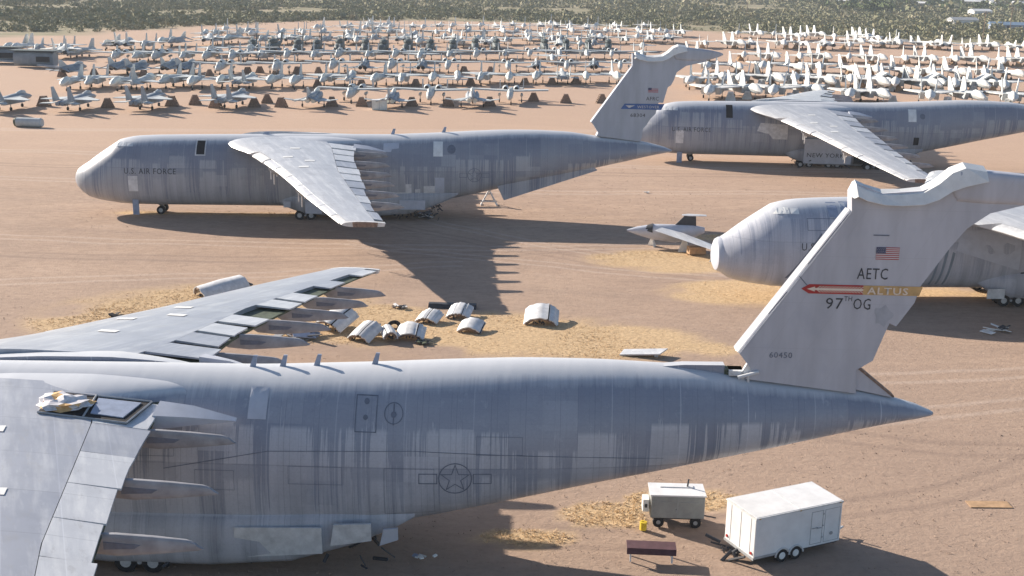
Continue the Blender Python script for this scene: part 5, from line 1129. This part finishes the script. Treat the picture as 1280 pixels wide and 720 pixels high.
m_ = MB(); m_.tube((0, 0, 0), (0, 0, .42), .19, None, 14); m_.tube((0, 0, .42), (0, 0, .46), .2, None, 14); m_.tube((-.12, 0, .46), (.12, 0, .52), .02, None, 6)
tag(m_.build('fuel_can', M['yellow'], None, 30, (7.3, 58.7, 0)), 'small yellow can on the sand by the equipment cart', 'can')
b_ = root('work_table', (7.35, 55.4, 0), R(-3), 'red-brown work table at the edge of the shade left of the trailer', 'table')
m_ = MB(); m_.box(-1.25, 1.25, -.42, .42, .72, .80); m_.build('tabletop', M['brick'], b_, 0); m_ = MB(); m_.box(-1.25, 1.25, -.45, -.42, .45, .80); m_.build('front_board', M['brick'], b_, 0)
for x in (-1.05, 1.05):
    for y in (-.36, .36): m_ = MB(); m_.box(x-.04, x+.04, y-.04, y+.04, 0, .72); m_.build('leg', M['pale'], b_, 0)
m_ = MB(); 
m_.box(-1.2, 1.2, -.42, .42, .01, .03); m_.box(-1.21, 1.21, -.43, -.40, .0, .035); tag(m_.build('plywood_sheet', M['tan'], None, 0, (27.4, 62.6, .02), R(1)), 'sheet of orange plywood lying flat on the sand at right', 'plywood')

# ------------------------------------------------------------------ distant settlement at the upper right
def house(loc, rz, w_, d, h, roofmat, wallmat, label, grp):
    r_ = root('house', loc, rz, label, 'house', grp)
    m_ = MB(); m_.box(-w_/2, w_/2, -d/2, d/2, 0, h); m_.build('wall', M[wallmat], r_, 0)
    m_ = MB(); m_.prism([(-d/2-.4, h), (d/2+.4, h), (0, h+d*.16)], lambda a, b: (-w_/2-.4, a, b), lambda a, b: (w_/2+.4, a, b)); m_.build('roof', M[roofmat], r_, 0)
    for i in range(max(1, int(w_/6))): x = -w_/2+w_*(i+.5)/max(1, int(w_/6)); m_ = MB(); m_.box(x-.8, x+.8, -d/2-.05, -d/2+.02, 1.0, 2.3); m_.build('window', M['black'], r_, 0)
rr = random.Random(21)
tw = sorted(DATA['town'], key=lambda q: q[0]/q[1])
for i, (x, y) in enumerate(tw):
    house((x, y, 0), rr.uniform(-.5, .5), rr.uniform(12, 24), rr.uniform(8, 12), rr.uniform(3, 4.2), rr.choice(['roofwhite', 'roofwhite', 'pale']), rr.choice(['wall', 'roofwhite']), 'far pale-roofed house, %s from the left at the upper right horizon' % ordn(i+1), 'far houses of the settlement')
house((259.0, 712, 0), .1, 15, 9, 3.4, 'steel', 'pale', 'grey metal roofed shed standing alone in the scrub at upper right', 'sheds in the scrub')
house((266, 664, 0), -.2, 18, 9, 3.0, 'bluemetal', 'blue', 'blue roofed shed in the scrub near the right edge', 'sheds in the scrub')
house((333, 883, 0), .2, 14, 9, 3.6, 'roofwhite', 'pale', 'small white roofed shed between scrub and far houses', 'sheds in the scrub')
for i, (x, y) in enumerate(((214, 560), (259, 642), (150, 800))):
    m_ = MB(); m_.tube((0, 0, 0), (0, 0, 13), .22, None, 8, .15); m_.box(-1.4, 1.4, -.1, .1, 12, 12.25); m_.tube((-1.2, 0, 12.25), (-1.2, 0, 12.6), .08); m_.tube((1.2, 0, 12.25), (1.2, 0, 12.6), .08)
    tag(m_.build('utility_pole', M['brown'], None, 30, (x, y, 0), .3), ['nearest thin utility pole in the scrub at the upper right', 'utility pole at the right edge beyond the blue roofed shed', 'farthest utility pole in the scrub, left of the others'][i], 'utility pole', 'utility poles')
o = scrub('settlement_trees', 900, (250, 640), (880, 1500), (3, 6), 60, [(0., (.07, .10, .045)), (1., (.14, .17, .08))], 31, .5, True, .8)
tag(o, 'mass of green trees among the far pale houses', 'trees', kind='stuff')

# ------------------------------------------------------------------ air
m_ = MB().box(-7100, 7100, -320, 8150, -1.3, 32); hz = m_.build('haze', M['pale'], None, 0); tag(hz, 'thin pale desert haze lying over the whole plain', 'haze', kind='stuff')
hm = bpy.data.materials.new('haze'); hm.use_nodes = True; hm.node_tree.nodes.clear()
on = hm.node_tree.nodes.new('ShaderNodeOutputMaterial'); pv = hm.node_tree.nodes.new('ShaderNodeVolumePrincipled'); pv.inputs['Color'].default_value = (.86, .92, 1, 1); pv.inputs['Density'].default_value = .00015
hm.node_tree.links.new(pv.outputs[0], on.inputs['Volume']); hz.data.materials.clear(); hz.data.materials.append(hm)
